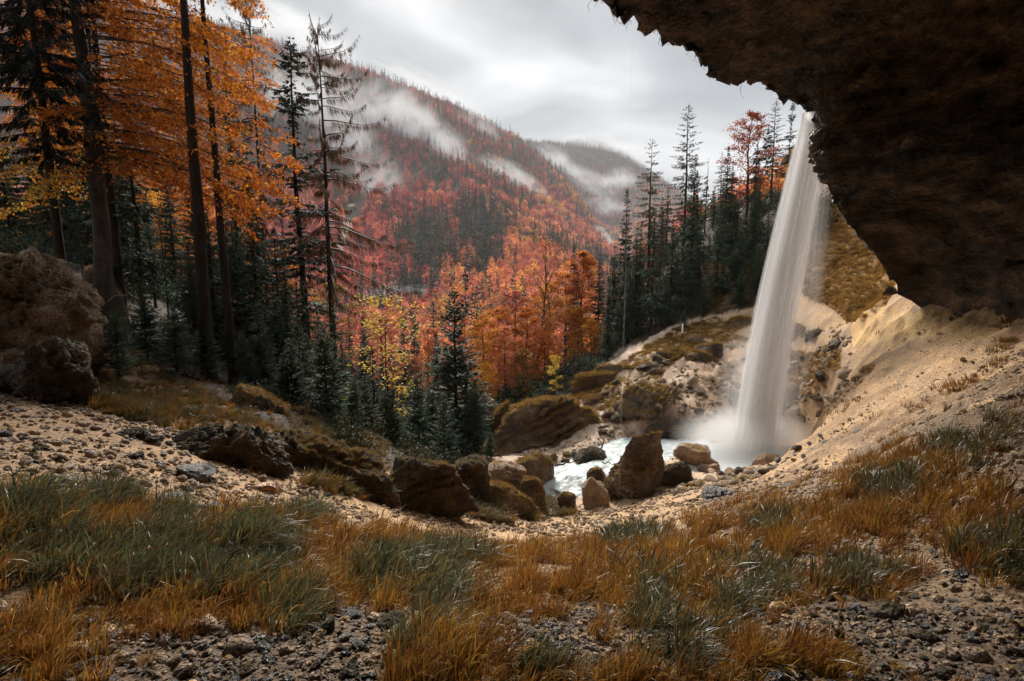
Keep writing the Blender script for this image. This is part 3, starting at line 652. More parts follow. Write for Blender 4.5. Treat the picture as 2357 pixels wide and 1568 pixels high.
BO = [
 ('huge pale brown conglomerate boulder with grass on top at the left edge',38,697,360,222,11.5,M_rock_tan,1,dict(sub=6,depth=.7,tuft=.3,rough=.2,nplane=14,tilt=-6)),
 ('dark wet boulder with a crumbling foot below the huge pale brown boulder',133,868,160,150,9,M_rock_dark,2,dict(rough=.2)),
 ('low dark slab beside the dark wet boulder at the left edge',10,865,105,52,9,M_rock_dark,3,dict(sub=4)),
 ('small flat mossy rock under the huge pale brown boulder',70,808,110,28,11,M_rock_tan,4,dict(sub=4,tuft=.3)),
 ('dark brown stone on the upper edge of the left gravel',303,1005,72,42,7.6,M_rock_dark,5,dict(sub=4,rough=.18)),
 ('large wedge shaped dark wet boulder on the left gravel',550,1056,250,140,8.2,M_rock_dark,26,dict(sub=6,tilt=-24,depth=.6,rough=.17,nplane=12,taper=.3)),
 ('long low dark rock ridge with a grassy crest behind the wedge boulder',728,1062,345,96,9.8,M_rock_dark,7,dict(sub=6,tilt=-21,depth=.42,tuft=1.6,rough=.13,box=True,nplane=4)),
 ('square dark block with an orange grass cap above the gravel path',978,1108,176,96,10.8,M_rock_dark,8,dict(sub=6,depth=.7,tuft=.8,rough=.10,tilt=-3,nplane=3,box=True)),
 ('brown mossy boulder standing behind the long dark rock ridge',598,948,140,96,13,M_rock_moss,9,dict(tilt=-25,tuft=.9)),
 ('green brown mossy hump between the small spruces and the dark rock ridge',700,985,150,90,14.5,M_rock_moss,10,dict(tilt=-25,tuft=1.2)),
 ('round dark mossy boulder behind the square dark block',1086,1080,98,62,13.2,M_rock_dark,11,dict(tuft=.3,nplane=26)),
 ('tan sloping boulder at the lower end of the stream',1172,1096,112,60,15.5,M_rock_pink,12,dict(tilt=-22,tuft=.1)),
 ('rounded mossy boulder at the end of the grassy spur by the stream',1226,1130,66,62,14.8,M_rock_moss,13,dict(tuft=.7)),
 ('pointed grey rock standing left of the big layered boulder',1128,965,62,120,29,M_rock_tan,14,dict(tilt=22,depth=.6,rough=.15)),
 ('mossy brown shoulder leaning on the pointed grey rock',1160,975,62,70,28,M_rock_moss,114,dict(tilt=-30,tuft=.6)),
 ('big layered boulder with a mossy golden back above the stream',1258,978,236,112,26,M_rock_moss,15,dict(sub=6,tilt=10,strata=(18,.40,.95),depth=.6,tuft=.9,rough=.09,nplane=6)),
 ('low mossy rock under the big layered boulder',1232,1072,84,44,20.5,M_rock_moss,16,dict(sub=4,tuft=.5)),
 ('flat brown slab tilted against the rapids',1352,1052,78,36,22,M_rock_dark,17,dict(sub=5,tilt=24,strata=(24,.12,.06))),
 ('ribbed dark boulder with steep parallel grooves above the stream',1508,936,120,102,26,M_rock_moss,18,dict(sub=6,strata=(60,.26,.6),tilt=0,rough=.08,tuft=.12,nplane=8,shear=-.1,taper=.1)),
 ('dark layered rock at the water edge below the ribbed boulder',1556,985,92,46,24.5,M_rock_dark,19,dict(strata=(10,.16,.1))),
 ('large dark boulder with a mossy cap beside the sandy landslip',1576,836,126,66,31,M_rock_dark,20,dict(sub=6,strata=(-8,.4,.2),tuft=.7,tilt=-6)),
 ('small dark rock right of the mossy capped boulder',1640,814,36,48,31,M_rock_dark,21,dict(sub=4,tuft=.4)),
 ('tall mossy standing stone in the foreground of the stream',1462,1094,112,138,16.8,M_rock_moss,22,dict(sub=6,tilt=0,depth=.6,rough=.14,tuft=.35,nplane=8,taper=.28,shear=.32)),
 ('brown horn of rock rising behind the mossy standing stone',1498,1038,56,46,17.8,M_rock_moss,23,dict(tilt=10,tuft=.3)),
 ('round layered boulder right of the mossy standing stone',1556,1092,66,66,17.8,M_rock_dark,24,dict(strata=(5,.25,.12),tuft=.2)),
 ('wet pinkish block in the white water of the pool',1598,1046,84,48,20.8,M_rock_pink,25,dict(tilt=-14,rough=.08)),
 ('rounded wet boulder in front of the pool',1630,1084,62,34,20,M_rock_pink,126,dict()),
 ('small pale rock in the spray at the edge of the pool',1628,1066,44,22,20.6,M_rock_pink,27,dict(sub=4)),
 ('squat brown boulder in the sand by the lower rapids',1366,1128,62,44,16.4,M_rock_pink,28,dict(sub=5,rough=.09)),
 ('mossy brown rock behind the squat boulder in the sand',1372,1094,46,36,17.8,M_rock_moss,29,dict(sub=4,tuft=.3)),
 ('small brown rock at the end of the rapids',1305,1146,36,28,16,M_rock_moss,30,dict(sub=4,tuft=.2)),
 ('dark overhanging slab with green moss left of the waterfall',1712,754,90,42,35,M_rock_moss,31,dict(tilt=4,strata=(5,.4,.2),tuft=.7)),
 ('smooth dark boulder just right of the falling water',1812,912,62,66,24.6,M_rock_pink,32,dict()),
 ('brown angular boulder right of the smooth boulder by the waterfall',1868,930,74,72,24,M_rock_dark,33,dict(tilt=20,tuft=.1)),
 ('flat brown rock in the grass above the angular boulder',1895,900,46,30,24.5,M_rock_moss,34,dict(sub=4,tuft=.4)),
 ('pale upright block beside the path behind the waterfall',1937,774,36,34,27.5,M_rock_pink,35,dict(sub=4)),
 ('small pale block next to the upright block',1907,772,26,20,28,M_rock_pink,36,dict(sub=3)),
 ('dark sloping rock under the orange grass bank',1880,770,46,24,28,M_rock_dark,37,dict(sub=4,tilt=14)),
 ('wide dark mossy rock bed behind the falling water',1828,768,70,42,30,M_rock_moss,38,dict(sub=4,tuft=.4)),
 ('dark stone perched on the sand bank',1988,803,32,24,23,M_rock_dark,39,dict(sub=4)),
 ('smaller dark stone below the perched stone on the sand bank',1974,830,26,18,22,M_rock_dark,40,dict(sub=4)),
 ('squat dark boulder alone on the sandy track at the right',1985,1014,54,40,13,M_rock_grey,41,dict(sub=5,tuft=.1)),
 ('flat black wet outcrop at the edge of the pale sand',1662,1146,92,34,11.5,M_rock_grey,42,dict(sub=5,rough=.2)),
 ('black wet rock below the flat outcrop in orange grass',1680,1166,60,30,10.6,M_rock_grey,43,dict(sub=4,rough=.2)),
 ('black glistening ledge in the grass of the right slope',1840,1138,90,34,8.6,M_rock_grey,44,dict(sub=5,rough=.25)),
 ('small black rock between orange tufts left of the glistening ledge',1748,1170,40,22,9,M_rock_grey,45,dict(sub=4)),
 ('long flat wet grey slab among the foreground grass',1722,1262,92,30,5.6,M_rock_grey,46,dict(sub=5,tilt=8,rough=.15)),
 ('pale rock face rising out of the dark wooded bank',1652,662,86,96,41,M_rock_tan,47,dict(sub=6,rough=.2,tuft=.5,nplane=14,depth=.6)),
 ('mossy lower ledge of the pale rock face',1690,700,90,50,39,M_rock_moss,48,dict(tuft=.9)),
 ('shiny wet orange stone by the foot of the wedge boulder',612,1127,66,34,7.2,M_rock_orange,49,dict(sub=4,rough=.08,tilt=-5)),
 ('flat grey stone on the gravel left of the wedge boulder',452,1082,78,28,6.6,M_rock_grey,50,dict(sub=4,tilt=-10)),
 ('long flat grey slab lying at the near edge of the left gravel',154,1116,130,30,4.9,M_rock_tan,51,dict(sub=5,tilt=-6,strata=(-4,.05,.02))),
 ('grey stone half hidden by the left foreground grass',372,1150,56,22,4.7,M_rock_grey,52,dict(sub=4,tilt=12)),
 ('small grey stone beside the half hidden stone',487,1166,38,20,4.9,M_rock_grey,53,dict(sub=4)),
 ('dark block under the low end of the overhang',2050,672,26,16,20.0,M_rock_dark,54,dict(sub=4,ext=False)),
 ('dark stump shaped rock under the beech trunks',228,640,64,62,17.5,M_rock_dark,55,dict(sub=4,tuft=.3,ext=False)),
 ('pale pebble like boulder on the landslip near the water',1590,955,26,20,25,M_rock_pink,56,dict(sub=3)),
 ('brown cracked boulder at the foot of the landslip',1668,912,34,46,27,M_rock_pink,57,dict(sub=5,rough=.2)),
 ('reddish rock mass sprayed by the waterfall on the left bank',1610,975,80,40,25,M_rock_pink,58,dict(sub=5,rough=.2)),
 ('wet brown shelf on the right shore of the pool',1770,1060,60,30,20,M_rock_pink,59,dict(sub=5,rough=.15)),
 ('orange brown mossy mound nearest the layered boulder',1358,888,100,58,31,M_rock_moss,60,dict(tuft=1.3,rough=.08,tilt=20)),
 ('green and orange mossy mound beside the upper path',1448,876,120,66,31,M_rock_moss,61,dict(tuft=1.3,rough=.1,tilt=18)),
 ('little mossy cushion rock below the pale path',1424,908,40,28,29,M_rock_moss,62,dict(sub=4,tuft=1)),
 ('mossy cushion rock leaning on the layered boulder',1380,925,60,34,28.5,M_rock_moss,63,dict(sub=4,tuft=1)),
 ('low mossy rock at the upper bend of the path',1500,838,60,30,33,M_rock_moss,64,dict(sub=4,tuft=1)),
 ('mossy ledge above the upper path near the marker post',1600,802,80,26,34,M_rock_moss,65,dict(sub=4,tuft=.8)),
 ('grass covered spur of rock under the dark block',1150,1150,170,70,13.6,M_rock_moss,66,dict(tilt=-12,tuft=1.6,rough=.06,depth=.6)),
 ('brown layered stone in the debris under the standing stone',1610,1125,26,46,16.5,M_rock_dark,67,dict(sub=4)),
 ('squat mossy rock right of the round layered boulder',1590,1135,60,40,16.2,M_rock_moss,68,dict(sub=4,tuft=.3)),
]
for i, (lb, dx, dy, w, h, Y, m, sd_, kw) in enumerate(BO):
    boulder(lb, dx, dy, w, h, Y, m, sd_*7+3, **kw)

# ------------------------------------------------------------------ loose stones, one by one
def stone_protos(mat, n, seed0, sub=3):
    out = []
    for k in range(n):
        r = np.random.default_rng(seed0+k)
        V, T = rock_shape(sub, (1, r.uniform(.6, .9), r.uniform(.45, .75)), seed0+k, rough=.14, nplane=12)
        out.append(mesh_np('stone', V, T=T, smooth=False, mat=mat))
    return out
SP = {'grey': stone_protos(M_rock_grey, 4, 300), 'tan': stone_protos(M_rock_pink, 5, 320), 'dark': stone_protos(M_rock_dark, 4, 340)}
SP['moss'] = stone_protos(M_rock_moss, 6, 360, 4)
def loose(poly, n, size, kinds, label, group, seed, cat='stone'):
    """size in picture units (min,max); falls on the ground below its pixel by marching the sight line"""
    r = random.Random(seed); xs = [p[0] for p in poly]; ys = [p[1] for p in poly]; c = 0; pts = []
    while len(pts) < n*3:
        dx, dy = r.uniform(min(xs), max(xs)), r.uniform(min(ys), max(ys))
        if inpoly(np.array([dx]), np.array([dy]), poly)[0]: pts.append((dx, dy))
    pts = np.array(pts); Ys = np.exp(np.linspace(math.log(1.6), math.log(45), 170))
    xr, zr = ray(pts[:, 0], pts[:, 1])
    X = xr[:, None]*Ys[None]; Yy = np.repeat(Ys[None], len(pts), 0); Z = zr[:, None]*Ys[None]
    G = ground_z(X.ravel(), Yy.ravel(), True).reshape(X.shape)
    hit = Z < G
    for q in range(len(pts)):
        if c >= n: break
        if not hit[q].any(): continue
        j = hit[q].argmax(); Yv = Ys[j]; x = xr[q]*Yv
        dpx = r.uniform(*size)**1.0; k = Yv*1.03/F
        kk = r.choice(kinds); s = dpx*k/2
        o = obj('boulder' if cat == 'boulder' else 'stone', r.choice(SP[kk]), loc=(x, Yv, gz(x, Yv)+s*.15), label={'grey': 'dark grey wet ', 'tan': 'pale brown ', 'dark': 'dark brown ', 'moss': 'mossy '}[kk]+label, cat=cat, group=kk+' '+group)
        o.rotation_euler = (r.uniform(-.5, .5), r.uniform(-.5, .5), r.uniform(0, 6.28)); o.scale = (s, s*r.uniform(.7, 1), s*r.uniform(.6, 1)); c += 1
loose([(0,950),(200,960),(420,1000),(450,1090),(300,1140),(0,1120)], 35, (9, 30), ['tan','dark','tan','grey'], 'stone lying on the brown gravel at the left', 'stones on the left gravel', 1)
loose([(640,1140),(880,1170),(1300,1190),(1480,1180),(1400,1230),(1100,1240),(760,1180)], 25, (7, 18), ['tan','dark'], 'stone on the pale curving path', 'stones on the pale path', 2)
loose([(1590,880),(1700,830),(1700,990),(1560,1000)], 34, (8, 24), ['tan','tan','dark'], 'stone in the landslip left of the waterfall', 'stones on the landslip', 3)
loose([(1600,1110),(1760,1060),(1900,1000),(1900,1040),(1700,1120)], 19, (8, 26), ['tan','dark','grey'], 'stone in the wet slope below the pool', 'stones below the pool', 4)
loose([(1300,1100),(1420,1090),(1420,1170),(1270,1170)], 15, (7, 20), ['tan'], 'stone between the rapids and the standing stone', 'stones by the rapids', 5)
loose([(500,1440),(1400,1440),(1500,1568),(400,1568)], 52, (16, 52), ['grey','tan','dark'], 'stone in the foreground gravel below the orange grass', 'stones in the foreground gravel', 6)
loose([(0,1470),(400,1470),(400,1568),(0,1568)], 15, (14, 46), ['grey','dark'], 'stone in the bottom left corner', 'stones in the bottom left corner', 7)
loose([(1800,1350),(2357,1300),(2357,1568),(1700,1568)], 40, (9, 26), ['grey','tan','dark'], 'stone on the gravel slope in the bottom right corner', 'stones on the bottom right gravel', 8)
loose([(1380,860),(1560,780),(1560,850),(1430,960)], 13, (7, 18), ['tan','dark'], 'stone along the upper path', 'stones along the upper path', 9)
loose([(1180,1075),(1400,1040),(1360,1080),(1220,1120)], 12, (10, 26), ['tan','dark'], 'stone on the far bank of the rapids', 'stones on the far bank', 10)
loose([(1880,900),(1960,820),(1990,900),(1900,960)], 13, (6, 14), ['tan'], 'stone on the pale scree right of the waterfall', 'stones on the right scree', 11)
loose([(1290,1110),(1400,1060),(1330,1130)], 5, (9, 20), ['tan','dark'], 'stone standing in the white rapids', 'stones in the rapids', 12)


loose([(1385,900),(1480,840),(1560,790),(1640,780),(1640,830),(1560,860),(1450,960),(1440,1010),(1385,960)], 26, (22, 52), ['moss', 'moss', 'dark'], 'boulder among the moss and paths above the ribbed boulder', 'boulders above the ribbed boulder', 21, 'boulder')
loose([(1560,990),(1690,900),(1700,1000),(1640,1020)], 14, (20, 46), ['tan', 'dark', 'moss'], 'boulder heaped on the far shore of the pool', 'boulders on the far shore', 22, 'boulder')
loose([(1530,1110),(1660,1080),(1760,1080),(1640,1150),(1540,1160)], 12, (18, 40), ['tan', 'dark', 'moss'], 'boulder in the wet rubble right of the standing stone', 'boulders right of the standing stone', 23, 'boulder')
loose([(1780,780),(1930,780),(1900,960),(1790,1010)], 16, (20, 48), ['dark', 'moss', 'tan'], 'boulder on the slope right of the waterfall', 'boulders right of the waterfall', 24, 'boulder')
loose([(1190,1060),(1330,1040),(1330,1070),(1240,1110)], 9, (20, 44), ['moss', 'tan'], 'boulder on the bank under the big layered boulder', 'boulders under the layered boulder', 25, 'boulder')
loose([(220,1000),(430,1010),(460,1110),(100,1120),(0,1040)], 12, (22, 44), ['dark', 'tan'], 'flat boulder on the left gravel', 'flat boulders on the left gravel', 26, 'boulder')

# ------------------------------------------------------------------ trees
def lin(a, b, t): return np.asarray(a)*(1-t)+np.asarray(b)*t
def rhomb(acc, B, D, Wd, C, w):
    """flat pointed blades: base B, direction*length D, width vector Wd (unit), width w, colour C"""
    n = len(B); Wd = Wd*np.asarray(w).reshape(-1, 1)/2
    V = np.stack([B, B+D*.45+Wd, B+D, B+D*.45-Wd], 1).reshape(-1, 3)
    Q = np.arange(n*4).reshape(-1, 4); acc.add(V, Q=Q, C=np.repeat(C, 4, 0))
def unit(v): return v/(np.linalg.norm(v, axis=-1, keepdims=True)+1e-9)
def conifer(name, H, spread, base, seed, nbr, dens, droop, twl, tww, colA, colB, hang=0.3, r0=.011, gaps=0.0, shape=1.0, up=.15, dead=14, lean=0., trunkmat=None, crown_mat=None, per=3, woodcol=(.03,.02,.013), oneside=None, tipcurl=.25, crown='crown', single=False):
    r = np.random.default_rng(seed)
    at, ac = Acc(), Acc()
    if single: at = ac
    zz = np.linspace(-.6, H, 14); wob = .006*H*np.cumsum(r.normal(0, .35, (14, 2)), 0)*.5
    wob -= wob[0]; tr = np.stack([wob[:, 0]+lean*zz, wob[:, 1], zz], 1)
    rad = r0*H*np.clip(1-zz/H, .02, 1)**.8; rad[0] *= 1.35
    tube(at, tr, rad, 4 if single else 8, woodcol if single else (1, 1, 1))
    def tp(z): return np.stack([np.interp(z, zz, tr[:, k]) for k in range(3)], -1)
    t = np.sort(r.uniform(0, 1, nbr)**.92); z0 = H*(base+(1-base)*t)*.995
    az = np.arange(nbr)*2.39996+r.normal(0, .35, nbr)
    Lb = spread*(np.clip(1-t, 0, 1)**shape*.94+.06)*r.uniform(.6, 1.12, nbr)
    low = np.clip(t/.12, .45, 1); Lb *= low
    if gaps: Lb *= np.where(fbm(np.stack([z0*.9, az*0+seed, az*0], 1), 2, seed) < -.05+gaps*.3-.3, .25, 1)
    if oneside is not None: Lb *= .45+.55*(.5+.5*np.cos(az-oneside))
    for k in range(nbr):
        s = np.linspace(0, 1, 6); L_ = Lb[k]; dz = L_*(up*(1+t[k]*2)*s-droop*(1.15-t[k]*.8)*s**1.6+tipcurl*droop*s**4)
        b0 = tp(z0[k]); dirv = np.array([math.cos(az[k]), math.sin(az[k]), 0])
        bend = r.normal(0, .10)*L_
        pts = b0+dirv*(L_*s)[:, None]+np.array([0, 0, 1.])*dz[:, None]+np.array([-dirv[1], dirv[0], 0])*(bend*s**2)[:, None]
        tube(ac, pts, np.linspace(.012*L_+.006, .003, 6), 3, woodcol)
        m = max(3, int(L_*dens)); q = np.sort(r.uniform(.10, 1, m)); 
        bp = np.stack([np.interp(q, s, pts[:, i]) for i in range(3)], 1)
        tg = unit(np.stack([np.interp(q+.03, s, pts[:, i]) for i in range(3)], 1)-np.stack([np.interp(q-.03, s, pts[:, i]) for i in range(3)], 1))
        sd_ = np.where(r.random(m) < .5, 1, -1)[:, None]*np.array([-dirv[1], dirv[0], 0])[None]
        ln = twl*(1.1-.65*q)*r.uniform(.6, 1.25, m)*min(1.0, .35+L_/max(spread, .1))
        for _ in range(per):
            dd = unit(tg*r.uniform(.3, 1.0, (m, 1))+sd_*r.uniform(.35, 1.1, (m, 1))*(1-hang*.7)+np.array([0, 0, -1.])*(hang*r.uniform(.5, 1.6, (m, 1)))+r.normal(0, .18, (m, 3)))
            l2 = ln*r.uniform(.55, 1.1, m); wd = unit(np.cross(dd, r.normal(0, 1, (m, 3))*.5+np.array([0, 0, 1.])))
            cc = lin(colA, colB, r.random((m, 1))**1.3)*r.uniform(.75, 1.25, (m, 1))
            rhomb(ac, bp, dd*l2[:, None], wd, cc, tww*r.uniform(.6, 1.3, m))
    for k in range(dead):
        z = H*r.uniform(min(.12, base*.5), base+.05); a = r.uniform(0, 6.28); L_ = spread*r.uniform(.12, .42)
        s = np.linspace(0, 1, 4)[:, None]; pts = tp(z)+np.array([math.cos(a), math.sin(a), 0])*s*L_+np.array([0, 0, -.35])*s**1.5*L_
        tube(ac, pts, np.linspace(.012, .003, 4), 3, woodcol)
    return H, at.mesh('trunk', trunkmat or M_bark), ac.mesh(crown, crown_mat or M_needle)
def leaf_cards(acc, c, size, cols, r, flat=.5):
    n = len(c); nrm = unit(r.normal(0, 1, (n, 3))*(1-flat)+np.array([0, 0, 1.])*flat); a = unit(np.cross(nrm, r.normal(0, 1, (n, 3)))); b = np.cross(nrm, a)
    sz = size*r.uniform(.6, 1.25, (n, 1))
    V = np.stack([c-a*sz*.5, c+b*sz*.36-nrm*sz*.08, c+a*sz*.55, c-b*sz*.36-nrm*sz*.08], 1).reshape(-1, 3)
    acc.add(V, Q=np.arange(n*4).reshape(-1, 4), C=np.repeat(cols, 4, 0))
def pal(r, n, cols, wts=None, j=.25):
    cols = np.array(cols); k = r.choice(len(cols), n, p=wts); return cols[k]*r.uniform(1-j, 1+j, (n, 1))
def broadleaf(H, rad, base, seed, nl, lsize, cols, limbs=22, wts=None, up=.8, r0=.013, sub=7, trunkmat=None, flat=.5, thin=1.0, crook=.4, clump=.42, woodcol=(.05,.042,.036)):
    r = np.random.default_rng(seed); at, aw, al = Acc(), Acc(), Acc()
    zz = np.linspace(-.5, H*.97, 12); wob = np.cumsum(r.normal(0, crook*.012*H, (12, 2)), 0); wob -= wob[0]
    tr = np.stack([wob[:, 0], wob[:, 1], zz], 1); tube(at, tr, r0*H*np.clip(1-zz/H, .04, 1)**.9, 8)
    cent = []
    for k in range(limbs):
        t = (k+r.random())/limbs; z = H*(base+(.94-base)*t); prof = math.sin(math.pi*min(1, (.25+.75*t)))**.7 if t > .15 else .75
        a = k*2.4+r.normal(0, .4); L_ = rad*prof*r.uniform(.7, 1.15)+.15; s = np.linspace(0, 1, 7)[:, None]
        b0 = np.array([np.interp(z, zz, tr[:, i]) for i in range(3)])
        d = np.array([math.cos(a), math.sin(a), 0]); kink = np.cumsum(r.normal(0, .05*L_, (7, 3)), 0)
        pts = b0+d*s*L_+np.array([0, 0, 1.])*(up*(.5+t)*s**.9-.25*s**2)*L_+kink*s
        tube(aw, pts, np.linspace(.0045*H*(1.2-t), .006, 7), 4, woodcol)
        for j in range(sub):
            q = r.uniform(.25, 1); p0 = np.array([np.interp(q, s[:, 0], pts[:, i]) for i in range(3)])
            d2 = unit(d*r.uniform(.2, 1)+r.normal(0, .55, 3)+np.array([0, 0, .25*up])); l2 = L_*r.uniform(.2, .45)
            pp = p0+d2*np.linspace(0, 1, 4)[:, None]*l2+np.cumsum(r.normal(0, .03*l2, (4, 3)), 0)
            tube(aw, pp, np.linspace(.012, .004, 4), 3, woodcol)
            m = max(2, int(nl/limbs/sub*r.uniform(.3, 1.6)*thin))
            u = r.random((m, 1)); cent.append(p0+d2*u*l2*1.1+r.normal(0, 1, (m, 3))*clump*np.array([1, 1, .55])*(.4+.3*l2))
    c = np.concatenate(cent); leaf_cards(al, c, lsize, pal(r, len(c), cols, wts), r, flat)
    return H, at.mesh('trunk', trunkmat or M_bark_beech), aw.mesh('branches', M_twig), al.mesh('crown', M_leaf)
DG, DG2 = (.024, .046, .030), (.10, .14, .075)
PR = {}
PR['spruce1'] = conifer('s1', 20, 3.0, .08, 1, 250, 12, .45, .75, .13, DG, DG2, hang=.35)
PR['spruce2'] = conifer('s2', 20, 2.6, .05, 2, 240, 12, .5, .75, .13, DG, (.055, .066, .034), hang=.45)
PR['spruce3'] = conifer('s3', 20, 3.3, .18, 3, 200, 11, .55, .85, .13, DG, DG2, hang=.5, gaps=.5)
PR['tall'] = conifer('tall', 26, 3.3, .20, 4, 210, 14, .5, .75, .10, (.016, .030, .024), (.06, .085, .06), hang=.5, gaps=.35, shape=.62, r0=.0085, dead=40)
PR['high'] = conifer('high', 26, 5.2, .34, 5, 190, 13, .45, .8, .055, (.007, .011, .009), (.024, .034, .028), hang=.6, shape=.6, r0=.011, dead=30, per=5)
LB, LB2 = (.07, .042, .016), (.24, .135, .035)
PR['pole'] = conifer('pole', 26, 4.6, .72, 15, 110, 10, .4, 1.0, .10, (.010,.016,.012), (.034,.05,.038), hang=.6, shape=.6, r0=.011, dead=60)
PR['larch'] = conifer('larch', 22, 5.3, .30, 6, 96, 26, .85, .85, .022, LB, LB2, hang=1.5, shape=.36, r0=.0095, dead=50, crown_mat=M_twig, up=.10, per=3, tipcurl=.55, oneside=0.0)
PR['sparse1'] = conifer('sp1', 22, 3.2, .16, 7, 125, 17, .42, .65, .038, (.030, .024, .014), (.10, .075, .035), hang=.9, shape=.7, r0=.0085, crown_mat=M_twig, dead=30, per=3)
PR['sparse2'] = conifer('sp2', 22, 3.0, .2, 8, 105, 17, .7, .65, .038, (.035, .028, .016), (.10, .065, .028), hang=1.0, shape=.6, r0=.0085, crown_mat=M_twig, dead=30, per=3)
PR['young1'] = conifer('y1', 6, 1.55, .02, 9, 190, 30, .22, .36, .06, (.035, .065, .042), (.14, .20, .11), hang=.1, up=.3, shape=.85, dead=0, r0=.012)
PR['young2'] = conifer('y2', 8, 1.75, .03, 10, 210, 26, .28, .42, .065, (.03, .055, .036), (.115, .165, .09), hang=.15, up=.3, shape=.8, dead=0, r0=.011)
PR['olarch'] = conifer('ol', 20, 2.4, .12, 11, 160, 20, .35, .6, .07, (.16, .06, .012), (.42, .2, .05), hang=.6, shape=.8, crown_mat=M_twig, r0=.008)
PR['dead'] = conifer('dead', 16, 1.0, .2, 12, 40, 4, .3, .25, .012, LB, LB, hang=.4, shape=.5, crown_mat=M_twig, r0=.007, per=1, crown='branches')
OR = [(.62, .22, .02), (.72, .33, .04), (.42, .10, .012), (.55, .15, .015)]
GO = [(.75, .40, .04), (.68, .30, .03), (.55, .20, .02)]
RD = [(.42, .075, .045), (.55, .13, .06), (.30, .04, .035), (.6, .2, .07)]
PK = [(.55, .17, .09), (.65, .24, .10), (.42, .09, .06)]
YE = [(.82, .56, .06), (.72, .46, .04), (.62, .5, .1)]
PR['b_orange'] = broadleaf(14, 2.5, .18, 21, 8200, .20, OR, 30)
PR['b_gold'] = broadleaf(13, 2.3, .15, 22, 8200, .19, GO, 28)
PR['b_pink'] = broadleaf(14, 2.6, .18, 23, 8200, .18, PK, 30)
PR['b_red'] = broadleaf(15, 2.6, .22, 24, 5200, .20, [(.22, .03, .022), (.35, .07, .03), (.5, .16, .04)], 26, up=.9)
PR['b_bare'] = broadleaf(16, 3.0, .30, 25, 2300, .15, RD, 34, sub=14, up=1.25, r0=.010, woodcol=(.13, .09, .08), crook=.8)
PR['b_flame'] = broadleaf(13, 1.5, .35, 26, 6000, .20, [(.85, .33, .02), (.8, .42, .04), (.6, .18, .015)], 26, up=1.0)
PR['maple'] = broadleaf(9, 1.9, .12, 27, 1500, .20, YE, 22, up=.9, r0=.009, flat=.7, clump=.5, woodcol=(.03, .022, .015))
PR['sapling'] = broadleaf(4, .75, .1, 28, 900, .16, YE, 14, up=1.2, r0=.008, clump=.3)
PR['b_rust'] = broadleaf(10, 2.4, .1, 29, 6500, .17, [(.28, .12, .02), (.42, .2, .03), (.12, .07, .015), (.07, .06, .02)], 26)
NUSE = {}
def tree(kind, dx, dyb, dyt, Y, label, cat='tree', name=None, group=None, fat=1.0, rz=None, sink=0.0):
    pr = PR[kind]; H0 = pr[0]; xr, _ = ray(dx, (dyb+dyt)/2); x = float(xr)*Y; g = gz(x, Y)-sink
    zt = float(ray(dx, dyt)[1])*Y; H = zt-g; k = H/H0
    nm = name or {'y': 'spruce_tree', 's': 'spruce_tree', 't': 'spruce_tree', 'h': 'spruce_tree', 'l': 'larch_tree', 'p': 'spruce_tree', 'o': 'larch_tree', 'd': 'dead_tree', 'm': 'maple_tree', 'b': 'beech_tree'}[kind[0]]
    if kind.startswith('sparse'): nm = 'larch_tree'
    if kind == 'sapling': nm = 'maple_sapling'
    root = obj(nm, None, loc=(x, Y, g), label=label, cat=cat, group=group)
    root.scale = (k*fat, k*fat, k); root.rotation_euler[2] = random.uniform(0, 6.28) if rz is None else rz
    for me in pr[1:]: obj(me.name.split('.')[0], me, parent=root)
    return root
# middle
tree('tall', 690, 838, 84, 28.5, 'tall slender dark spruce standing left of the drooping larch', fat=1.35)
tree('larch', 752, 925, 52, 27.5, 'tall bare larch with long drooping golden brown branches', fat=1.0, rz=0.0)
tree('tall', 657, 800, 400, 33, 'thin shaded spruce trunk just left of the tall slender spruce', fat=.5)
tree('young2', 1048, 1010, 668, 26, 'dark pointed spruce standing alone in the gap at the centre', fat=1.3)
tree('maple', 888, 985, 672, 25, 'sparse young maple with bright yellow leaves left of the lone spruce', name='maple_tree')
tree('spruce2', 862, 1010, 800, 24, 'dark narrow spruce behind the bright yellow maple', fat=1.3)
tree('olarch', 868, 990, 850, 26, 'reddish brown young larch between the yellow maple and the lone spruce', fat=1.2) if False else None
tree('olarch', 985, 980, 800, 32, 'pale orange larch behind the yellow maple and the lone spruce', fat=1.3)
tree('b_pink', 985, 970, 745, 42, 'salmon coloured beech between the yellow maple and the lone spruce')
tree('sapling', 1277, 905, 822, 34, 'small yellow sapling at the foot of the orange wood')
tree('young1', 820, 1060, 868, 18, 'bluish young spruce right in front of the larch foot', fat=1.15)
tree('young2', 905, 1070, 880, 21, 'young spruce with a thin dark stem below the yellow maple', fat=1.0)
tree('young1', 965, 1058, 860, 22.5, 'young spruce speckled with fallen yellow leaves left of the lone spruce', fat=1.1)
tree('young1', 1095, 1050, 880, 25, 'small bushy spruce at the right foot of the lone spruce', fat=1.2)
tree('young2', 1020, 1050, 905, 21, 'low dark spruce in front of the lone spruce', fat=1.3)
tree('young1', 1128, 1045, 990, 22, 'tiny spruce beside the stream boulders', fat=1.2)
tree('young1', 760, 1010, 850, 22, 'bushy young spruce behind the larch foot', fat=1.3)
tree('young1', 690, 960, 760, 21, 'bushy young spruce under the tall slender spruce', fat=1.2)
tree('young2', 870, 1050, 900, 26, 'dim young spruce in the hollow behind the bluish spruce', fat=1.2)
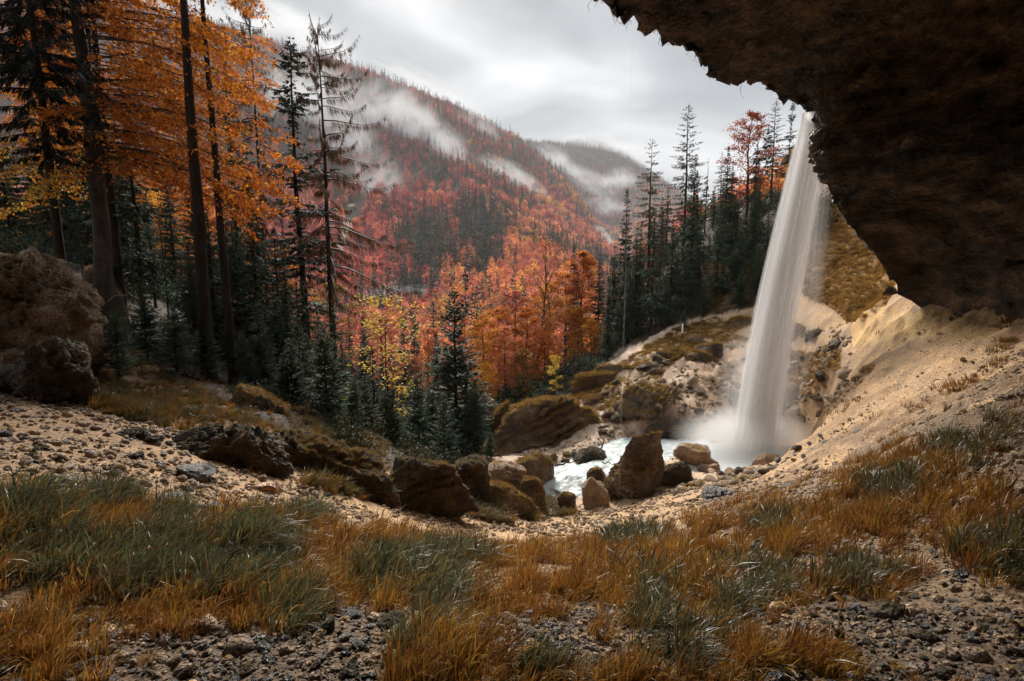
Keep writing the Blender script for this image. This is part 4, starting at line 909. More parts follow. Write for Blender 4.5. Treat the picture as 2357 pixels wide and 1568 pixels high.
# orange wood, centre right
wood = [('b_gold',1108,935,718,40,'golden beech at the left end of the orange wood'),('b_orange',1145,930,700,43,'orange beech next to the golden beech at the left end of the wood'),
 ('b_pink',1185,930,660,44,'rosy beech in front of the bare tree'),('b_bare',1238,905,548,44,'tall half bare tree with reddish twigs rising over the orange wood'),
 ('b_orange',1215,930,700,41,'orange beech left of the half bare tree'),('b_gold',1262,915,640,47,'yellow orange beech right behind the half bare tree'),
 ('b_flame',1345,800,568,52,'flame orange beech with a slim crown before the mountainside'),('b_orange',1305,850,620,50,'rust orange beech left of the flame orange beech'),
 ('spruce2',1318,850,560,52,'narrow spruce rising behind the rust orange beech'),('b_pink',1160,930,745,39,'low rosy beech at the front of the wood'),
 ('b_gold',1330,870,700,48,'low golden beech under the flame orange beech'),('b_orange',1255,925,760,40,'low orange beech above the yellow sapling'),
 ('b_rust',1205,940,800,38,'dim rust brown beech at the dark foot of the orange wood'),('b_gold',1120,945,830,37,'low gold beech beside the pointed grey rock'),
 ('spruce1',1098,900,700,52,'small dark spruce standing in the haze left of the golden beech'),('b_gold',1362,850,730,45,'golden brown shrub like beech beside the dark spruces'),
 ('b_rust',1270,920,830,38,'brownish beech behind the yellow sapling'),('b_rust',1320,890,800,40,'olive brown beech at the foot of the dark spruces'),
 ('b_rust',1395,850,740,42,'olive leaved bush under the first dark spruce of the right bank'),('b_pink',1235,900,660,52,'hazy rosy beech behind the half bare tree'),
 ('b_orange',1080,940,790,45,'pale orange beech right of the lone spruce')]
for k, dx, b, t, Y, lb in wood: tree(k, dx, b, t, Y, lb, fat=1.15)
# right bank
rb = [('spruce1',1378,850,578,48,'first dark spruce of the right bank, beside the flame orange beech',.8),('spruce2',1440,840,430,46,'narrow olive spruce left of the two thin larches',.75),
 ('spruce1',1412,840,560,44,'dark spruce in front of the narrow olive spruce',.9),('sparse2',1494,800,318,46,'thin ragged larch, shorter of the two in front of the grey sky',.95),
 ('sparse1',1577,760,234,47,'tallest thin larch in the middle of the right bank',1.0),('spruce3',1470,820,560,42,'dark drooping spruce below the shorter ragged larch',.85),
 ('sparse1',1520,800,480,49,'brown sparse larch between the two thin larches',.9),('spruce1',1545,790,500,43,'dense dark spruce left of the tallest thin larch',1.0),
 ('spruce2',1600,740,450,46,'dense dark spruce right of the tallest thin larch',1.0),('spruce3',1575,770,600,40,'low broad spruce above the upper path',1.1),
 ('dead',1622,700,360,49,'dead leaning snag with bare twigs against the sky',1.2),('spruce2',1640,640,430,50,'dark spruce beside the dead snag',1.0),
 ('sparse2',1657,620,348,52,'reddish brown thin larch right of the dead snag',.9),('dead',1617,690,420,51,'short bare pole behind the dead snag',.9),
 ('b_red',1722,540,250,50,'dark red beech standing out against the sky at the right',.95),('sparse1',1778,560,228,54,'tall sparse larch just left of the waterfall top',1.0),
 ('tall',1815,560,232,52,'thin dark spruce touching the waterfall top',.7),('olarch',1846,500,262,56,'orange brown larch directly behind the waterfall top',1.1),
 ('b_orange',1668,600,440,54,'orange beech in the shade under the red beech',.9),('b_orange',1745,560,400,55,'orange beech right of the red beech',.9),
 ('b_red',1790,560,380,57,'rust red beech behind the sparse larch by the waterfall',.9),('dead',1700,560,380,48,'bare dark trunk in front of the red beech',.8),
 ('spruce3',1690,620,500,46,'squat dark spruce above the pale rock face',1.2),('spruce2',1735,590,470,47,'squat dark spruce left of the waterfall',1.2),
 ('b_orange',1620,640,520,53,'pale orange beech glowing between the dark spruces',.9),('b_orange',1480,760,560,58,'orange beech glimpsed between the ragged larches',.8),
 ('spruce1',1510,800,640,41,'low dark spruce at the edge of the mossy path',1.2),('spruce3',1420,850,680,41,'low dark spruce above the mossy mounds',1.1),
 ('sparse2',1880,480,330,50,'misty bare tree behind the spray right of the waterfall top',.9),('b_rust',1905,500,420,46,'misty shrub behind the spray on the orange bank',1.1),
 ('dead',1455,800,560,44,'slim bare trunk among the dark spruces of the right bank',.7),('spruce1',1630,700,540,44,'bushy dark spruce above the pale rock face, left side',1.1),
 ('spruce2',1665,650,560,44,'small dark spruce on top of the pale rock face',1.2),('spruce3',1765,620,520,46,'shaded spruce touching the left edge of the waterfall',1.2)]
for k, dx, b, t, Y, lb, f in rb: tree(k, dx, b, t, Y, lb, fat=f*1.3)
# left wood
lw = [('high',72,600,-560,16.2,'dark spruce trunk leaning out at the far left above the pale boulder',.8),('pole',206,625,-620,18.0,'dark slim trunk just left of the beech trunk',.75),
 ('pole',412,640,-620,15.6,'thick dark trunk rising through the orange leaves, right of the beech',.95),('pole',478,660,-500,16.6,'thin spruce trunk within the orange canopy',.7),
 ('spruce3',535,760,40,25,'shaggy dark spruce with drooping boughs behind the right end of the orange canopy',.6),('larch',590,760,-90,27,'hanging larch boughs against the sky right of the orange canopy',.5),
 ('spruce1',600,850,430,24,'dense dark spruce below the right tip of the orange canopy',1.1),('spruce2',640,860,520,26,'dark spruce left of the tall slender spruce',1.2),
 ('spruce1',545,850,500,21,'very dark spruce in the shade below the orange canopy',1.1),('spruce3',490,830,470,20,'dark drooping spruce between the thin trunks',1.1),
 ('spruce2',440,800,560,19,'black green spruce right of the thick trunk foot',1.2),('spruce1',350,780,450,24,'dark spruce in the depth left of the thick trunk',1.0),
 ('spruce3',290,720,380,27,'dim spruce behind the beech trunk',1.0),('spruce2',150,640,300,27,'dim spruce between the two left trunks',1.0),('spruce1',10,620,250,26,'dim spruce at the left edge behind the leaning trunk',1.1),
 ('young2',600,900,700,17.5,'young dark spruce at the front of the shaded stand',1.1),('young1',640,930,690,20,'young spruce under the dark stand near the grassy slope',1.3),
 ('young1',560,880,760,16.5,'little dark spruce above the grassy slope',1.1),('young2',330,800,640,15.5,'shaded young spruce beside the rock under the beech',1.3),('young1',400,830,700,15,'shaded low spruce above the grassy slope, middle of the row',1.4),
 ('young1',470,870,740,15.5,'shaded low spruce above the grassy slope, right of the row',1.4),('young1',262,790,712,13,'small pale green spruce beside the huge pale boulder',1.3),
 ('dead',292,700,360,22,'thin dark dead trunk right of the beech trunk',.8),('dead',176,620,380,21,'thin crooked dead trunk left of the slim trunk',.8),('dead',372,680,420,23,'pale thin trunk in front of the golden light',.9),
 ('spruce2',700,900,640,24,'dusky spruce behind the slender spruce trunk foot',1.2),('spruce1',735,930,700,30,'dusky spruce in the hollow between slender spruce and larch',1.2),
 ('spruce1',790,960,760,30,'dusky spruce right of the larch foot',1.2),('spruce2',840,980,740,36,'dusky spruce behind the maple, farther back',1.2),
 ('b_gold',655,840,560,38,'golden beech glowing behind the slender spruce',1.0),('b_gold',330,690,420,36,'golden beech glowing behind the left trunks',1.3),('b_gold',130,640,430,30,'yellow green beech low behind the leaning trunk',1.3),
 ('b_gold',30,640,440,27,'olive yellow beech at the left edge',1.3),('b_orange',400,700,380,40,'orange beech glimpsed through the left stand',1.3),('b_orange',230,680,300,38,'orange beech far behind the beech trunk',1.3),
 ('b_orange',480,740,420,44,'orange beech glimpsed right of the thin spruce trunk',1.2),('b_pink',560,780,420,52,'pink beech far behind the shaggy spruce',1.2),
 ('b_rust',760,900,640,48,'rust brown beech behind the larch',1.1),('b_pink',880,900,720,55,'hazy pink beech in the ravine behind the maple',1.2),('spruce1',930,900,700,60,'hazy spruce in the ravine behind the maple',1.1),
 ('spruce2',1000,900,690,62,'hazy spruce in the ravine behind the lone spruce',1.1),('b_pink',1060,900,720,60,'hazy pink beech in the ravine right of the lone spruce',1.1)]
for k, dx, b, t, Y, lb, f in lw: tree(k, dx, b, t, Y, lb, fat=f*1.1)
# the big beech: trunk, limbs and leaf sprays are parts
def big_beech():
    Y0 = 17.0; b = P(240, 640, Y0); g = gz(b[0], b[1]); base = np.array([b[0], b[1], g])
    root = obj('beech_tree', None, loc=base, label='old beech with a thick grey trunk and sweeping limbs of orange leaves', cat='tree')
    r = np.random.default_rng(55); at, al, aw = Acc(), Acc(), Acc()
    zt = 12.5; zz = np.linspace(-.8, zt, 16); wb = np.cumsum(r.normal(0, .035, (16, 2)), 0)
    tr = np.stack([wb[:, 0], wb[:, 1], zz], 1); rad = np.interp(zz, [-.8, 0, 1, zt], [.42, .33, .27, .12]); tube(at, tr, rad, 12)
    forks = [[(238, 330), (222, 270), (206, 200), (203, 100), (200, -80)]]
    for f in forks:
        pts = catmull([P(a, c, Y0+.15*i)-base for i, (a, c) in enumerate(f)], 14); tube(at, pts, np.linspace(.15, .07, 14), 8)
    limbs = []
    for k in range(50):
        y0 = -70+450*(k+r.random())/50; dx_ = r.uniform(140, 410); x1 = min(248+dx_, 655-max(0, (150-y0))*.35); limbs.append(((250, y0), (x1, y0+r.uniform(.12, .5)*dx_)))
    for k in range(20):
        y0 = -40+430*(k+r.random())/20; dx_ = r.uniform(90, 290); limbs.append(((236, y0), (238-dx_, y0+r.uniform(.1, .55)*dx_)))
    limbs += [((250,290),(650,430)),((250,330),(655,470)),((250,350),(610,545)),((250,240),(645,330)),((250,140),(600,140)),((250,230),(655,380)),((250,330),(630,505))]
    for li, (p, q) in enumerate(limbs):
        dY = r.uniform(-1.6, 4.5); A = P(p[0], p[1], Y0)-base; B = P(q[0], q[1], Y0+dY)-base; Lm = np.linalg.norm(B-A)
        s = np.linspace(0, 1, 9)[:, None]; arch = np.array([0, 0, 1.])*(Lm*.07*np.sin(s*math.pi*.9))
        pts = A*(1-s)+B*s+arch+np.cumsum(r.normal(0, .035, (9, 3)), 0)*s*1.5; A0 = np.array([np.interp(A[2], zz, tr[:, k]) for k in range(3)]); pts = pts+(A0-pts[0])*(1-s)**2 if A[2] < zt else pts
        tube(aw, pts, np.linspace(.012+.0035*Lm*r.uniform(.4, 1.5), .005, 9), 5, (.045, .036, .03))
        d = unit(B-A); side = unit(np.cross(d, [0, 0, 1.]))
        ns = int(6+Lm*2.6)
        for j in range(ns):
            u = r.uniform(.06, 1.0); p0 = np.array([np.interp(u, s[:, 0], pts[:, k]) for k in range(3)])
            d2 = unit(d*r.uniform(.5, 1.2)+side*r.choice([-1, 1])*r.uniform(.3, 1)+np.array([0, 0, r.uniform(-.5, .12)])); l2 = r.uniform(.4, 1.25)*(1.15-.4*u)
            ss = np.linspace(0, 1, 5)[:, None]; pp = p0+d2*ss*l2+np.array([0, 0, -.22])*ss**2*l2
            tube(aw, pp, np.linspace(.014, .004, 5), 3, (.04, .03, .024))
            m = int(r.uniform(22, 52)); uu = r.random((m, 1))**.8; c0 = p0+d2*uu*l2+np.array([0, 0, -.22])*uu**2*l2
            s2 = unit(np.cross(d2, [0, 0, 1.])); c = c0+s2*r.normal(0, .22, (m, 1))*(1.1-.6*uu)+r.normal(0, .05, (m, 3))+np.array([0, 0, -.05])
            X, Yv, Z = (c+base).T; ddx, ddy = proj(X, Yv, Z)
            tt = np.clip((ddx-380)/260+(ddy-300)/500, 0, 1)[:, None]; yy = np.clip((ddy-340)/160-(ddx-200)/300, 0, 1)[:, None]
            base_c = pal(r, m, [(.58, .19, .02), (.46, .125, .012), (.66, .28, .04), (.30, .07, .01)], [.34, .32, .12, .22])
            red = pal(r, m, [(.66, .14, .012), (.5, .07, .01), (.72, .26, .02)]); yel = pal(r, m, [(.45, .26, .03), (.3, .17, .03), (.55, .34, .04)])
            k1 = (r.random((m, 1)) < tt*.6); base_c = np.where(k1, red, base_c); base_c = np.where(r.random((m, 1)) < yy*.7, yel, base_c)
            leaf_cards(al, c, .10, base_c, r, .45)
    obj('trunk', at.mesh('trunk', M_bark_beech, True), parent=root)
    obj('limbs', aw.mesh('limbs', M_bark_beech), parent=root)
    obj('crown', al.mesh('crown', M_leaf), parent=root)
big_beech()

# ------------------------------------------------------------------ instancing for what nobody could count
def gn_scatter(name, meshes, pts, rot, scl, idx, kind='stuff', label=None, cat=None):
    col = bpy.data.collections.new(name+'_kinds')
    for k, me in enumerate(meshes):
        o = bpy.data.objects.new('kind_%s_%02d' % (name, k), me); col.objects.link(o)
    base = bpy.data.meshes.new(name); base.vertices.add(len(pts)); base.vertices.foreach_set('co', np.asarray(pts, np.float32).ravel())
    a = base.attributes.new('rot', 'FLOAT_VECTOR', 'POINT'); a.data.foreach_set('vector', np.asarray(rot, np.float32).ravel())
    a = base.attributes.new('scl', 'FLOAT_VECTOR', 'POINT'); a.data.foreach_set('vector', np.asarray(scl, np.float32).ravel())
    a = base.attributes.new('idx', 'INT', 'POINT'); a.data.foreach_set('value', np.asarray(idx, np.int32))
    ob = obj(name, base, kind=kind, label=label, cat=cat)
    ng = bpy.data.node_groups.new(name, 'GeometryNodeTree')
    ng.interface.new_socket('Geometry', in_out='INPUT', socket_type='NodeSocketGeometry'); ng.interface.new_socket('Geometry', in_out='OUTPUT', socket_type='NodeSocketGeometry')
    gi, go = ng.nodes.new('NodeGroupInput'), ng.nodes.new('NodeGroupOutput')
    ci = ng.nodes.new('GeometryNodeCollectionInfo'); ci.inputs['Collection'].default_value = col; ci.inputs['Separate Children'].default_value = True; ci.inputs['Reset Children'].default_value = True
    ip = ng.nodes.new('GeometryNodeInstanceOnPoints'); ip.inputs['Pick Instance'].default_value = True
    def na(nm, ty):
        n = ng.nodes.new('GeometryNodeInputNamedAttribute'); n.data_type = ty; n.inputs['Name'].default_value = nm; return n.outputs[0]
    e2r = ng.nodes.new('FunctionNodeEulerToRotation')
    ng.links.new(na('rot', 'FLOAT_VECTOR'), e2r.inputs[0]); ng.links.new(e2r.outputs[0], ip.inputs['Rotation'])
    ng.links.new(na('scl', 'FLOAT_VECTOR'), ip.inputs['Scale']); ng.links.new(na('idx', 'INT'), ip.inputs['Instance Index'])
    ng.links.new(gi.outputs[0], ip.inputs['Points']); ng.links.new(ci.outputs[0], ip.inputs['Instance']); ng.links.new(ip.outputs[0], go.inputs[0])
    md = ob.modifiers.new('scatter', 'NODES'); md.node_group = ng
    return ob

# ------------------------------------------------------------------ forest on the mountains
def far_conifer(seed, c1, c2, sp=2.2, nb=72):
    H, t, c = conifer('f', 14, sp, .06, seed, nb, 3.6, .35, 1.1, .40, c1, c2, hang=.25, dead=0, per=2, r0=.009, woodcol=(.025, .018, .014), crown='far_conifer', single=True); return c, t
def far_broad(seed, cols, n=330):
    r = np.random.default_rng(seed); ac = Acc(); H = 11
    tube(ac, [(0, 0, -1), (.1, 0, H*.4), (0, .1, H*.8)], [.22, .16, .05], 5, (.10, .08, .07))
    for k in range(14):
        a, z = k*2.4, H*(.3+.045*k); s = np.linspace(0, 1, 4)[:, None]
        tube(ac, np.array([0, 0, z])+s*np.array([math.cos(a)*2.2, math.sin(a)*2.2, 2.4]), np.linspace(.07, .02, 4), 3, (.14, .11, .10))
    d = unit(r.normal(0, 1, (n, 3))); rr = r.uniform(.35, 1, (n, 1))**.5; c = d*rr*np.array([3.3, 3.3, 4.4])*(1+.22*np.sin(d[:, :1]*5+seed)+.2*np.sin(d[:, 2:]*7))+np.array([0, 0, 6.6])
    leaf_cards(ac, c, .82, pal(r, n, cols, j=.3), r, .3); return ac
FB = [[(.58, .10, .09), (.68, .19, .12)], [(.40, .055, .06), (.50, .10, .08)], [(.78, .28, .14), (.68, .20, .10)], [(.88, .40, .09), (.74, .28, .07)], [(.55, .34, .08), (.42, .26, .06)], [(.27, .14, .08), (.2, .09, .06)]]
FBN = ['rust red', 'deep crimson', 'salmon orange', 'bright orange', 'yellow', 'brown half bare']
FCN = ['dark green', 'olive green', 'golden green larch like']
FC = [((.014, .026, .02), (.04, .058, .042)), ((.06, .055, .02), (.12, .10, .04)), ((.16, .11, .03), (.27, .18, .05))]
farB = [far_broad(200+k*3+j, FB[k]).mesh('broadleaf_tree', M_leaf) for k in range(6) for j in range(2)]
farC = [far_conifer(260+k*3+j, *FC[k], sp=(2.3 if k else 2.0))[0] for k in range(3) for j in range(2)]
def far_forest():
    r = np.random.default_rng(9); n = 62000
    rr = np.sqrt(r.uniform(95**2, 2300**2, n)); az = np.radians(r.uniform(-48, 30, n))
    keep = r.random(n) < np.clip(1.4-rr/2600, .3, 1); rr, az = rr[keep], az[keep]
    n2 = 5200; rr = np.concatenate([rr, np.sqrt(r.uniform(95**2, 520**2, n2))]); az = np.concatenate([az, np.radians(r.uniform(-45, 28, n2))])
    x, y = rr*np.sin(az), rr*np.cos(az); z = mount_z(x, y); dx, dy = proj(x, y, z)
    sc = inpoly(dx, dy, [(1362,522),(1385,520),(1415,560),(1405,578)]) | (inpoly(dx, dy, [(800,470),(860,430),(870,450),(800,560),(770,600)]))
    k = ~sc; x, y, z, dx, dy, rr = x[k], y[k], z[k], dx[k], dy[k], rr[k]
    # hidden ones: keep those seen over what is nearer on the same bearing
    A = np.arctan2(x, y); bins = ((A+1)/2*900).astype(int); o = np.argsort(rr); best = np.full(901, 1e9); vis = np.zeros(len(x), bool)
    top = proj(x, y, z+13)[1]
    for i in o:
        b = bins[i]
        if top[i] < best[b]+3: vis[i] = True
        best[b] = min(best[b], dy[i])
    x, y, z, dx, dy, rr = x[vis], y[vis], z[vis], dx[vis], dy[vis], rr[vis]
    n = len(x); hi = np.clip((470-dy)/130-np.clip((dx-1150)/900, 0, .3), 0, 1); far = np.clip((rr-1500)/300, 0, 1)
    cl = fbm2(x, y, .013, 3, 61); cl2 = fbm2(x, y, .008, 3, 62)
    pc = np.clip(.07+.34*hi+.5*far+2.4*np.clip(cl-.13, 0, 1)*(1-hi*.5), 0, .92)
    for (cx_, cy_, rx, ry) in ((975,560,70,55),(1100,535,62,65),(1010,420,30,25),(1000,610,80,35),(960,690,70,35),(1120,600,40,40)):
        pc = np.maximum(pc, .97*np.exp(-(((dx-cx_)/rx)**2+((dy-cy_)/ry)**2)**1.5))
    con = r.random(n) < pc
    darkc = np.where(r.random(n) < np.clip(.75-.55*hi, .1, 1), 0, np.where(r.random(n) < .62, 1, 2))
    u = .5*r.random(n)+.25+.95*fbm2(x, y, .011, 3, 64)+.12*cl2
    warm = np.clip((dy-430)/250, 0, 1)
    bi = np.select([u < .30-.08*warm, u < .50-.12*warm+.25*hi, u < .74, u < .90, u < .97], [0, 1, 2, 3, 4], 5)
    bi = np.where((hi > .3) & (r.random(n) < .55), np.where(r.random(n) < .5, 5, 1), bi)
    idx = np.where(con, 12+darkc*2+r.integers(0, 2, n), bi*2+r.integers(0, 2, n))
    s = r.uniform(.65, 1.2, n)*np.where(con, np.where(darkc == 0, 1.45, 1.2), .88); s3 = np.stack([s*r.uniform(.85, 1.15, n), s, s*r.uniform(.85, 1.2, n)], 1)
    rot = np.stack([r.normal(0, .04, n), r.normal(0, .04, n), r.uniform(0, 6.28, n)], 1)
    P3 = np.stack([x, y, z-.4], 1); meshes = farB+farC
    # the largest in view as trees of their own
    win = (dx > 770) & (dx < 1440) & (dy > 300) & (dy < 880); solo = np.zeros(n, bool)
    for c in (True, False):
        q = np.where(win & (con == c))[0]; q = q[np.argsort(rr[q])][:190 if c else 250]; solo[q] = True
    for i in np.where(solo)[0]:
        c = con[i]; cn = FCN[darkc[i]] if c else FBN[bi[i]]
        wh = 'valley floor behind the ravine' if rr[i] < 230 else 'lower mountainside'
        kind = 'conifer' if c else 'broadleaf tree'
        o_ = obj('far_conifer' if c else 'far_broadleaf', meshes[idx[i]], loc=P3[i], label='%s %s in the autumn forest on the %s' % (cn, kind, wh), cat='tree', group='%s %ss on the %s' % (cn, kind, wh))
        o_.scale = s3[i]; o_.rotation_euler = rot[i]
    m = ~solo
    gn_scatter('mountain_forest', meshes, P3[m], rot[m], s3[m], idx[m])
    print('far trees', n, 'solo', solo.sum())
far_forest()

# ------------------------------------------------------------------ grass
def clump(seed, nb, h, w, cols_base, cols_tip, rad=.08, lean=.5, spreadf=.5, seg=4):
    r = np.random.default_rng(seed); ac = Acc()
    a = r.uniform(0, 6.28, nb); rr = rad*np.sqrt(r.random(nb)); b = np.stack([rr*np.cos(a), rr*np.sin(a), 0*a-.01], 1)
    hh = h*r.uniform(.4, 1.15, nb); out = np.stack([np.cos(a)*spreadf*r.random(nb)+lean*r.uniform(.2, 1.1, nb)+r.normal(0, .15, nb), np.sin(a)*spreadf*r.random(nb)+r.normal(0, .2, nb), 0*a], 1)
    curl = r.uniform(.3, 1.15, nb); side = unit(np.stack([-out[:, 1], out[:, 0], 0*a], 1)+r.normal(0, .35, (nb, 3)))
    s = np.linspace(0, 1, seg+1); V = []; C = []
    cb = pal(r, nb, cols_base); ct = pal(r, nb, cols_tip)
    for q in s:
        c = b+out*(hh*(.25*q+.75*q**2.0)*curl)[:, None]+np.array([0, 0, 1.])*(hh*(q-.42*curl*q**2.6))[:, None]
        ww = w*(1-q**1.8*.93)*r.uniform(.95, 1.05, nb); V.append(np.stack([c-side*ww[:, None]/2, c+side*ww[:, None]/2], 1)); cc = cb*(1-q)**.8+ct*(1-(1-q)**.8); C.append(np.stack([cc, cc], 1))
    V = np.stack(V, 1); C = np.stack(C, 1)          # nb, seg+1, 2, 3
    i = (np.arange(nb)*(seg+1)*2)[:, None]+(np.arange(seg)*2)[None]
    Q = np.stack([i, i+1, i+3, i+2], -1).reshape(-1, 4); ac.add(V.reshape(-1, 3), Q=Q, C=C.reshape(-1, 3)); return ac
OB = [(.20, .085, .018), (.30, .13, .03), (.12, .06, .016)]
GT = [(.06, .11, .06), (.10, .16, .085), (.035, .065, .042), (.19, .19, .08)]
OT = [(.55, .24, .035), (.70, .38, .08), (.36, .12, .02), (.30, .17, .035)]
green = [clump(400+k, 44, .30, .0105, OB+[(.05, .05, .02)], GT+([(.4, .2, .04)] if k % 2 else []), lean=.55).mesh('grass_tuft', M_grass) for k in range(4)]
dry = [clump(420+k, 50, .27, .0085, OB, OT+([(.08, .10, .05)] if k % 2 else []), lean=.35).mesh('grass_tuft', M_grass) for k in range(4)]
mossm = [clump(440+k, 50, .30, .012, [(.10, .05, .012), (.16, .08, .018)], ([(.55, .31, .07), (.42, .21, .035)] if k < 3 else [(.08, .09, .03), (.14, .12, .04)]), rad=.16, lean=.15, spreadf=.8, seg=3).mesh('moss_tuft', M_moss) for k in range(4)]
GREENS = [(60,1190,130,40),(240,1160,110,26),(330,1310,220,70),(520,1330,170,60),(120,1300,130,60),(600,1270,90,70),(700,1195,60,16),(400,1210,40,30),(900,1330,90,50),(1000,1290,110,30),(1450,1250,70,22),(1010,1400,60,60),
  (690,1420,50,60),(1560,1500,90,60),(1770,1350,80,50),(1980,1330,90,35),(2050,1130,70,30),(2250,1000,110,60),(2200,940,60,30),(1770,1220,50,30),(1500,1420,60,60),(2340,1300,60,60),(1240,1540,60,40),(900,1480,50,50),(2320,1500,60,60),(1700,1400,60,40),(2250,1270,60,30)]
def foreground_grass():
    r = np.random.default_rng(31); n = 66000
    rr = 1.55+(22-1.55)*r.random(n)**1.15; az = np.radians(r.uniform(-60, 64, n)); x, y = rr*np.sin(az), rr*np.cos(az); z = ground_z(x, y); g = zones(x, y, z); dx, dy = g['dx'], g['dy']
    patch = fbm2(x, y, .9, 3, 71); pr1 = fbm2(x, y, 1.9, 2, 81); pr2 = fbm2(x, y, 1.1, 2, 82); p2 = fbm2(x, y, 2.3, 3, 72)
    p = np.zeros(n)
    p = np.where(g['fore'], np.clip(.58+1.9*patch+1.3*p2, .03, 1), p); p = np.where(inpoly(dx, dy-42, G_FORE), p, p*.08)
    low = np.clip((dy-1395+60*patch)/60, 0, 1); p *= 1-low*np.where(p2 > .0, .60, .90)
    right = np.clip((dx-1650)/200, 0, 1)*g['fore']; p = np.where(right > 0, p*np.clip(1-right*(.62-2.6*patch-1.3*p2), .04, 1), p)
    cornr = inpoly(dx, dy, [(1950,1360),(2357,1340),(2700,1330),(2700,1700),(1500,1700),(1550,1500),(1800,1420)]); p = np.where(cornr, p*.12*(patch > .0), p)
    lc = inpoly(dx, dy, [(700,1180),(1000,1225),(1000,1250),(880,1240),(740,1215),(720,1235)]) ; p = np.where(lc, p*.4, p)
    p = np.where(g['left'], np.clip(.8+patch, .1, 1), p); p = np.where(g['mid'], .9, p)
    p = np.where((g['forest']) & (rr < 20) & (dx < 700), .10, p)
    p = np.where((dy > 1385) & (dy < 1600), np.maximum(p, .36*np.clip((p2+.4*patch-.03)*5, 0, 1)), p)
    gm = np.zeros(n)
    for cx_, cy_, rx, ry in GREENS:
        gm = np.maximum(gm, np.exp(-(((dx-cx_)/rx)**2+((dy-cy_)/ry)**2)*.8)); 
    p = np.maximum(p, gm*.85*(g['fore'])*(dy > 1150)*np.where(low > .3, .55, 1))
    keep = r.random(n) < p; isg = (gm+.35*p2+r.normal(0, .12, n) > .42) | (g['left'] & (r.random(n) < .62)) | (g['mid'] & (r.random(n) < .7))
    for nm, ms, sel, hs in (('green_grass', green, keep & isg, 1.0), ('dry_grass', dry, keep & ~isg, 1.0)):
        X, Yv, Z = x[sel], y[sel], z[sel]; k = sel.sum(); s = r.uniform(.5, 1.15, k)*hs*np.clip(.72+.06*rr[sel], .75, 1.15)*np.clip(.95+.9*p2[sel], .55, 1.5)
        s = s*np.where(dy[sel] > 1400, .8, 1)*np.where(dx[sel] > 1650, .85, 1)*np.where(g['left'][sel], .75, 1)
        gn_scatter(nm, ms, np.stack([X, Yv, Z], 1), np.stack([r.normal(0, .1, k)+.35*pr1[sel], r.normal(0.08, .12, k)+.3*pr1[sel], r.normal(0, .6, k)+1.1*pr2[sel]], 1), np.stack([s*1.1, s*1.1, s*r.uniform(.7, 1.1, k)], 1), r.integers(0, 4, k))
        print(nm, k)
foreground_grass()
def far_grass():
    r = np.random.default_rng(33); n = 60000
    rr = np.sqrt(r.uniform(14**2, 48**2, n)); az = np.radians(r.uniform(-2, 46, n)); x, y = rr*np.sin(az), rr*np.cos(az); z = ground_z(x, y); g = zones(x, y, z)
    pn = fbm2(x, y, .7, 3, 74)
    p = np.where(g['orange'], .9, 0)+np.where(g['r5'], .6, 0)+np.where(g['mound'], np.clip(.45+1.6*pn, 0, .9), 0)
    p = p+np.where(inpoly(g['dx'], g['dy'], G_FAR), .3, 0)
    p = p+np.where((g['dx'] > 1900) & (g['dy'] > 690) & (g['dy'] < 1010), .35*np.clip(pn*3-.45, 0, 1), 0)
    k = r.random(n) < p; pts = [np.stack([x[k], y[k], z[k]], 1)]; sc = [r.uniform(.6, 1.2, k.sum())]; ds = [r.random(k.sum())]
    for V, Nn, dens, Y in MOSSY:
        ok = np.where((Nn[:, 2]+.6*fbm(V*1.3, 3, 91) > .52))[0]
        if len(ok) == 0: continue
        m = int(min(len(ok), 900*dens)); q = r.choice(ok, m, replace=False); pts.append(V[q]-Nn[q]*.02); sc.append(r.uniform(.4, 1.0, m)*np.clip(Y/26, .32, 1)); ds.append(r.random(m))
    pts = np.concatenate(pts); sc = np.concatenate(sc); m = len(pts); print('moss', m)
    gn_scatter('moss_and_sedge', mossm, pts, np.stack([r.normal(0, .15, m), r.normal(0, .15, m), r.uniform(0, 6.28, m)], 1), np.stack([sc, sc, sc*.8], 1), np.where(r.random(m) < .22+.2*(fbm(pts*.5, 2, 5)), 3, r.integers(0, 3, m)))
far_grass()

